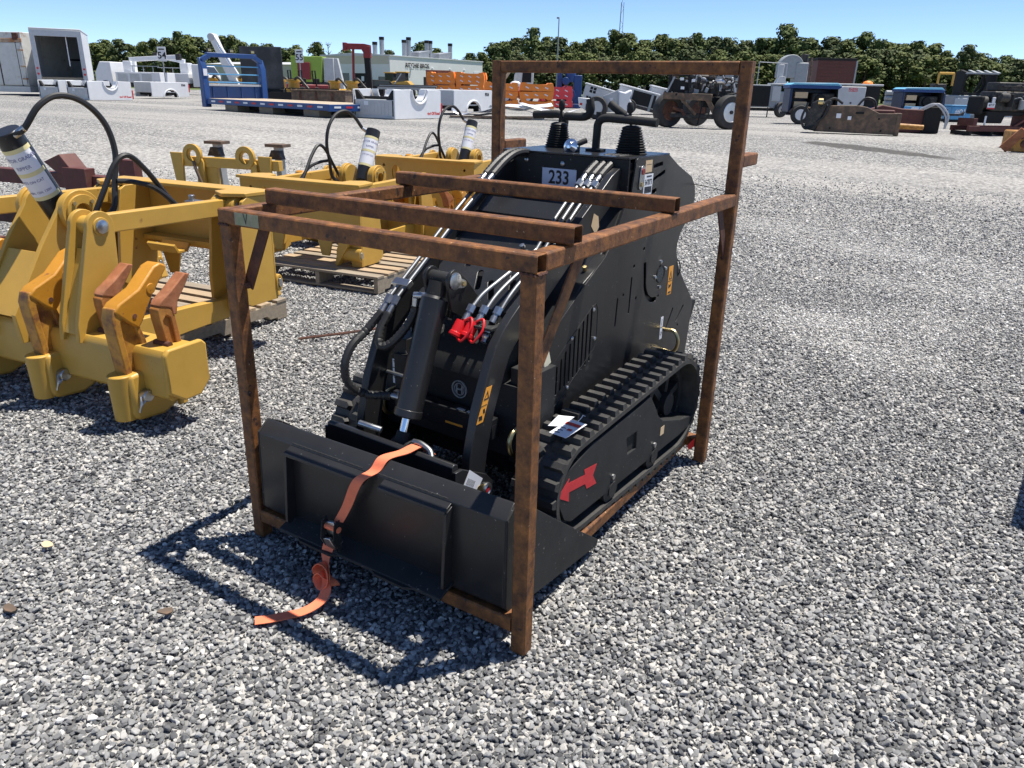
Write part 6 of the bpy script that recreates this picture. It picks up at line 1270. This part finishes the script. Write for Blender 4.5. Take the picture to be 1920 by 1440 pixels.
# engine on red stand, yellow bucket corner, grapple, tarp, mill, boards
t = bg('engine_on_stand', 'black diesel engine on a dark red steel stand at the right edge', 'engine', 1.25, 28.3, R(10))
part(t, 'block', 'engine', MB().bb(-.62, 1.05, -.3, .35, .72, 1.30), .05); part(t, 'head', 'engine', MB().bb(-.50, 1.05, -.25, .3, 1.30, 1.56), .04); part(t, 'oil_pan', 'dark', MB().prism([(-.75, .72), (.9, .72), (.55, .60), (-.05, .58), (-.12, .36), (-.65, .36)], 'y', -.25, .3), .03); part(t, 'fan_hub', 'engine', MB().cyl((-.95, 0, .95), (-.62, 0, .95), .2, n=16), .02); part(t, 'pulley', 'dark', MB().bb(-1.05, -.9, -.3, .3, .62, 1.15), .05); part(t, 'alternator', 'engine', MB().cyl((-.55, -.42, 1.12), (-.25, -.42, 1.12), .14, n=14), .02); part(t, 'oil_filter', 'dark', MB().cyl((-.12, -.4, .85), (-.12, -.4, 1.22), .09, n=14), .01); part(t, 'oil_filter', 'greypaint', MB().cyl((.30, -.4, .78), (.30, -.4, 1.05), .08, n=14), .01); part(t, 'starter', 'engine', MB().cyl((.6, -.42, .85), (1.0, -.42, .85), .12, n=14), .02); part(t, 'bell_housing', 'engine', MB().cyl((1.05, 0, .95), (1.3, 0, .95), .42, n=20), .03)
for i in range(10):
    p = V((rb.uniform(-.5, .9), -.33, rb.uniform(.85, 1.5))); q = p + V((rb.uniform(-.4, .4), -.03, rb.uniform(-.15, .15))); part(t, 'wiring', 'engine' if i % 2 else 'greypaint', MB().tube(spline([p, (p + q) / 2 + V((0, -.07, .08)), q], 5), .014, 6), 0)
for z in (.98, 1.18, 1.42): part(t, 'pipe_rail', 'engine', MB().bb(-.4, .95, -.34, -.30, z, z + .035), .005)
for y in (-.4, .35): part(t, 'stand_rail', 'rustred', MB().bb(-1.35, 1.5, y, y + .1, .12, .28), .01)
for x in (-1.30, -.55, .1, 1.2): part(t, 'stand_foot', 'dark', MB().bb(x, x + .08, -.4, .45, 0, .12), .005)
part(t, 'stand_brace', 'rustred', MB().bar((.2, -.35, .25), (.8, -.35, .62), .07, .07), .005); part(t, 'stand_upright', 'rustred', MB().bb(-1.2, -1.05, -.35, .35, .28, .5), .01); part(t, 'stand_upright', 'rustred', MB().bb(.72, .86, -.35, .35, .28, .72), .01); part(t, 'cloth_tie', 'paper', MB().bb(-.70, -.60, -.36, -.32, .95, 1.12), .01); part(t, 'cloth_tie', 'paper', MB().bb(-.78, -.72, -.3, -.27, .30, .58), .01)
cd_ = part(t, 'lot_card', 'paper', MB().bb(-.86, -.60, -.38, -.375, .78, .96), 0); part(cd_, 'red_band', 'redpaint', MB().bb(-.86, -.60, -.384, -.381, .78, .82), 0)
me_ = text_mesh('4717', .095, K['ink'], 1, .003); me_.transform(Matrix.Translation((-.73, -.383, .89)) @ Matrix.Rotation(R(90), 4, 'X')); o = bpy.data.objects.new('lettering', me_); COL.objects.link(o); o.parent = cd_
t = bg('worn_bucket', 'worn yellow and rust bucket corner at the right edge of the yard', 'bucket', 2.15, 21.0, R(-14))
part(t, 'side_plate', 'yellowold', MB().prism([(-.42, .0), (1.6, .0), (1.6, .52), (.1, .50), (-.05, .58), (-.22, .50), (-.30, .30)], 'y', -.12, -.06), .012); part(t, 'shell', 'yellowold', MB().bb(-.2, 1.6, -.05, 1.2, 0, .45), .04); part(t, 'cutting_edge', 'tipred', MB().bar((-.55, -.15, .04), (-.18, -.15, .48), .05, .2), .01); part(t, 'ear_boss', 'yellowold', MB().ring((-.06, -.16, .46), (-.06, -.05, .46), .11, .06, 18), .01); part(t, 'boss', 'rustdark', MB().cyl((-.1, -.15, .18), (-.1, -.1, .18), .09, n=14), .01); part(t, 'stiffener', 'rustdark', MB().bb(-.2, .45, -.15, -.12, .28, .32), .005)
t = bg('skeleton_bucket', 'black skeleton bucket standing on a wrapped grey crate at right', 'bucket', -.6, 46.3, R(0))
for x in (-.86, .72): part(t, 'side_plate', 'dark', MB().prism([(-.1, 1.25), (.7, 1.25), (.7, 2.35), (.3, 2.42), (-.25, 2.30)], 'x', x, x + .08), .01)
for i in range(5): part(t, 'top_bar', 'greypaint' if i else 'dark', MB().box((-.80 + i * .40, .02, 2.36), (.16, .6, .05), (R(12), 0, 0)), .01)
part(t, 'rim', 'greypaint', MB().bb(-.86, .8, -.30, -.22, 2.24, 2.32), .01); part(t, 'lower_bar', 'dark', MB().bb(-.86, .8, -.05, .05, 1.25, 1.36), .01); part(t, 'hoop', 'dark', MB().ring((0, .35, 1.80), (0, .45, 1.80), .60, .46, 24), .01); part(t, 'brace', 'dark', MB().bar((.05, .3, 1.3), (.42, .3, 2.2), .10, .1), .01)
t = bg('wrapped_crate', 'shrink wrapped grey crate under the black skeleton bucket', 'crate', -.6, 46.2, R(0)); part(t, 'crate', 'greypaint', MB().bb(-1.0, .85, -.1, 1.0, .12, 1.24), .03); part(t, 'wrap', 'greylight', MB().bb(-1.03, .88, -.13, -.101, .3, 1.1), .02); part(t, 'pallet_base', 'woodgrey', MB().bb(-1.0, .85, -.1, 1.0, 0, .11), .01)
t = bg('blue_tote', 'blue plastic tote with white paint marks in front of the wrapped crate', 'tote', -.75, 44.0, R(0)); part(t, 'tote', 'bluesky', MB().bb(-.85, .15, -.3, .5, .1, .72), .05); part(t, 'lid', 'bluesky', MB().bb(-.88, .18, -.33, .53, .72, .78), .02); part(t, 'base', 'dark', MB().bb(-.9, .2, -.3, .5, 0, .1), .01)
me_ = text_mesh('#01', .34, K['paper'], 1, .008); me_.transform(Matrix.Translation((-.38, -.306, .46)) @ Matrix.Rotation(R(90), 4, 'X')); o = bpy.data.objects.new('lettering', me_); COL.objects.link(o); o.parent = t
t = bg('milling_machine', 'grey machine tool with yellow frame behind the blue generator drawbar', 'machine', -3.0, 55.0, R(0)); part(t, 'base', 'greypaint', MB().bb(-.8, .7, -.3, .5, 0, .8), .05); part(t, 'head', 'greylight', MB().cyl((-.1, -.2, 1.0), (-.1, .3, 1.4), .4, n=16), .03); part(t, 'column', 'engine', MB().bb(-.5, .3, 0, .5, .8, 1.9), .05)
for a, b in (((-.3, 0, 1.9), (-.3, 0, 2.5)), ((-.3, 0, 2.5), (.6, 0, 2.5)), ((.6, 0, 2.5), (.6, 0, 1.8))): part(t, 'yellow_frame', 'yellow', MB().cyl(a, b, .07, n=8), 0)
t = bg('concrete_barrier', 'low pale concrete barrier strip behind the drawbar', 'barrier', .9, 62.0, R(0)); part(t, 'barrier', 'greylight', MB().bb(-1.6, 1.2, 0, .4, 0, .5), .03)
# ------------------------------------------------------------------ lamp post, mast, house
t = bg('lamp_post', 'tall thin grey lamp post above the trees', 'lamp post', -61.6, 110.3); part(t, 'pole', 'greypaint', MB().cyl((0, 0, 0), (0, 0, 11.2), .14, .08, n=10), 0); part(t, 'lamp_head', 'greypaint', MB().bb(-.35, .05, -.15, .15, 11.1, 11.35), .03)
t = bg('radio_mast', 'distant lattice radio mast rising above the treeline', 'mast', -207, 437)
for k in range(3):
    a = k * 2.094; part(t, 'leg', 'greypaint', MB().cyl((1.6 * math.cos(a), 1.6 * math.sin(a), 0), (.9 * math.cos(a), .9 * math.sin(a), 48), .16, n=5), 0)
for i in range(16):
    z = 3 + i * 2.8; a = (i % 3) * 2.094; b = a + 2.094; r_ = 1.6 - .7 * z / 48; part(t, 'lattice_bar', 'greypaint', MB().cyl((r_ * math.cos(a), r_ * math.sin(a), z), (r_ * math.cos(b), r_ * math.sin(b), z + 2.6), .10, n=4), 0)
part(t, 'antenna_ring', 'greypaint', MB().ring((0, 0, 30), (0, 0, 30.8), 2.6, 1.6, 12), 0); part(t, 'antenna_tip', 'greypaint', MB().cyl((0, 0, 48), (0, 0, 53), .12, n=5), 0)
t = bg('house', 'far house gable with pale roof at the right edge of the treeline', 'house', -.5, 186, R(20)); part(t, 'wall', 'greypaint', MB().bb(-3, 4, 0, 7, 0, 5), .02); part(t, 'roof', 'white', MB().prism([(-3.3, 4.8), (.5, 7.6), (4.3, 4.8)], 'y', -.3, 7.3), .02); part(t, 'window', 'glass', MB().bb(-1, .3, -.03, -.001, 2.2, 3.6), 0)
# ------------------------------------------------------------------ trees
LEAF = []
for i, (c1, c2) in enumerate((((.048, .074, .020), (.12, .150, .042)), ((.066, .092, .024), (.14, .160, .046)), ((.048, .068, .024), (.105, .125, .044)))):
    m = mat('foliage', c1, .75, var=.35, scale=.9, col2=c2, mix=.5, mscale=.6, spec=.25); LEAF.append(m)
def tree_variant(k):
    r = random.Random(100 + k); trunk = MB(); H = 10.0
    pine = k % 3 == 0; top = H * .93
    trunk.tube([V((0, 0, -.2)), V((r.uniform(-.15, .15), r.uniform(-.1, .1), H * .4)), V((r.uniform(-.3, .3), r.uniform(-.2, .2), top * .85))], [.24, .17, .06], 7)
    vs = []; fs = []; z0 = H * (.30 if pine else .10); cl = []
    for c in range(50 if pine else 64):
        t_ = r.random() ** .8; z = z0 + (H - z0) * t_; prof_ = math.sin(min(1, (1.08 - t_) * 1.5) * math.pi / 2) * (.55 + .45 * min(1, t_ * 4)); rad = (2.3 if pine else 2.9) * prof_
        a = r.uniform(0, 6.283); q = rad * math.sqrt(r.random()); cl.append((V((q * math.cos(a), q * math.sin(a), z)), r.uniform(.55, 1.05)))
        if r.random() < .45: trunk.tube([V((0, 0, z - .8)), V((q * math.cos(a), q * math.sin(a), z))], [.07, .02], 5)
    for c, cr in cl:
        for j in range(58):
            d = V((r.gauss(0, 1), r.gauss(0, 1), r.gauss(0, .75))).normalized() * cr * r.random() ** .55 * 1.15; p = c + d; p.z = min(p.z, H + .3)
            nrm = (d.normalized() + V((r.uniform(-.6, .6), r.uniform(-.6, .6), r.uniform(0, .8)))).normalized(); x = nrm.orthogonal().normalized(); y = nrm.cross(x); s = r.uniform(.18, .36); b = len(vs)
            vs += [p - x * s, p - y * s * .7, p + x * s, p + y * s * .7]; fs.append((b, b + 1, b + 2, b + 3))
    cm = MB(); cm.v = vs; cm.f = fs
    me_c = bpy.data.meshes.new('crown'); me_c.from_pydata([tuple(v) for v in vs], [], fs); me_c.materials.append(LEAF[k % 3])
    return trunk.mesh('trunk', K['bark']), me_c
TV = [tree_variant(k) for k in range(9)]
F2, R2 = V((-.534, .8455, 0)), V((.8455, .534, 0))
def at_px(px_, D_):
    """ground point D_ metres along the view at the bearing of a photograph column"""
    return CAM + F2 * (D_ / math.cos(.367)) + R2 * ((px_ - 960) / 1439.2 * D_)
def tree(px_, top, D_, label, group='trees of the far treeline', k=None, wf=1.0):
    P = at_px(px_, D_); yh = 143.6 + .0238 * px_; h = (yh - top) / 1439.2 * D_ * 1.02 + 1.04
    o = thing('tree', label, 'tree', (P.x, P.y, ZP), random.uniform(0, 6.28), group); k = random.randrange(9) if k is None else k
    s = h / 10.2; o.scale = (s * wf * .95, s * wf * .95, s)
    for nm, me_ in (('trunk', TV[k][0]), ('crown', TV[k][1])):
        c = bpy.data.objects.new(nm, me_); COL.objects.link(c); c.parent = o
    return o
def LBL(p):
    for lim, tx in ((165, 'hidden behind the box body and container'), (330, 'above the white crane trucks'), (500, 'behind the blue headboard and black body'), (615, 'left of the grey building'), (870, 'behind the grey building roof'), (1060, 'left of the lamp post, above the crate'), (1250, 'above the left half of the crate top rail'), (1425, 'above the right half of the crate top rail'), (1600, 'behind the light tower and brown container'), (1745, 'behind the blue generators')):
        if p < lim: return 'dark green tree in the treeline ' + tx
    return 'dark green tree at the right end of the treeline'
for px_, top in ((-60, 92), (-20, 90), (20, 95), (60, 98), (110, 99), (150, 98), (175, 88), (195, 84), (218, 82), (240, 88), (262, 84), (285, 80), (310, 78), (345, 76), (365, 80), (390, 82), (412, 78), (450, 86), (472, 92), (495, 92), (520, 95), (545, 94), (640, 100), (680, 104), (720, 104), (780, 88), (808, 96), (840, 116), (868, 108), (890, 104), (912, 92), (930, 85), (950, 80), (1010, 78), (1035, 82), (1062, 88), (1085, 86), (1108, 79), (1160, 77), (1190, 86), (1240, 82), (1262, 84), (1312, 80), (1342, 82), (1372, 90), (1402, 86), (1425, 82), (1468, 84), (1492, 82), (1528, 82), (1560, 84), (1620, 88), (1642, 92), (1664, 94), (1688, 92), (1716, 92), (1744, 104), (1808, 110), (1832, 114), (1856, 110), (1878, 122), (1896, 130), (1930, 140), (1965, 138)):
    tree(px_, top + random.uniform(-3, 3), random.uniform(140, 158), LBL(px_), wf=random.uniform(1.0, 1.35))
for i in range(84):
    px_ = -60 + i * 24 + random.uniform(-8, 8)
    tree(px_, (126 if 590 < px_ < 905 else 107) + max(0, (px_ - 1700) * .1) + random.uniform(-5, 7), random.uniform(132, 140) if px_ > 870 else random.uniform(158, 168), LBL(px_), wf=random.uniform(1.2, 1.7), k=random.choice((1, 2, 4, 5, 7, 8)))
for px_, top, D_, lb, k in ((330, 70, 150, 'tallest tree of the left treeline, above the blue headboard', 0), (430, 76, 150, 'tall tree just right of the white knuckle crane', 1), (585, 88, 150, 'rounded tree left of the grey building, beside a bare tree', 4), (985, 66, 145, 'tallest tree left of the lamp post, above the crate top rail', 0), (1135, 70, 145, 'tall tree below the radio mast', 3), (1220, 77, 148, 'rounded tree above the middle of the crate top rail', 4), (1287, 75, 146, 'spreading tree right of the middle of the crate top rail', 6), (1445, 61, 145, 'tallest tree of the treeline, just right of the crate', 3), (1592, 74, 146, 'tall pointed tree above the brown container', 6), (1785, 96, 130, 'dark tree left of the black skeleton bucket', 2), (1875, 118, 150, 'last pale green tree before the far house', 1)):
    tree(px_, top, D_, lb, None, k)
P = at_px(606, 148); t = thing('bare_tree', 'bare leafless tree left of the grey building', 'tree', (P.x, P.y, ZP)); bt = MB(); r_ = random.Random(5); bt.tube([V((0, 0, 0)), V((.1, 0, 4)), V((0, 0, 8.3))], [.2, .14, .04], 7)
part(t, 'trunk', 'bark', bt, 0); bb_ = MB()
for i in range(26):
    z = r_.uniform(4, 8); a = r_.uniform(0, 6.28); l = r_.uniform(.6, 1.6) * (1 - (z - 4) / 7); p = V((.05, 0, z)); q = p + V((math.cos(a) * l, math.sin(a) * l, l * .5)); bb_.tube([p, (p + q) / 2 + V((0, 0, .1)), q], [.05, .035, .02], 5); bb_.tube([(p + q) / 2, q + V((.2, .1, .4))], [.03, .012], 4)
part(t, 'crown', 'bark', bb_, 0)
for o in bpy.data.objects:      # print and pictograms too small to pick apart
    if o.name.split('.')[0] in ('symbol', 'barcode', 'emblem_mark', 'small_print', 'print_black', 'print_red'): o['kind'] = 'stuff'
# ------------------------------------------------------------------ crate added just outside the frame to cast the shadow at the right edge
nc = copy_tree(crate); nc.location = (3.312, 2.825, 0); nc.rotation_euler[2] = R(-4); nc['label'] = 'unseen rusty crate added beyond the right edge to cast the shadow there'
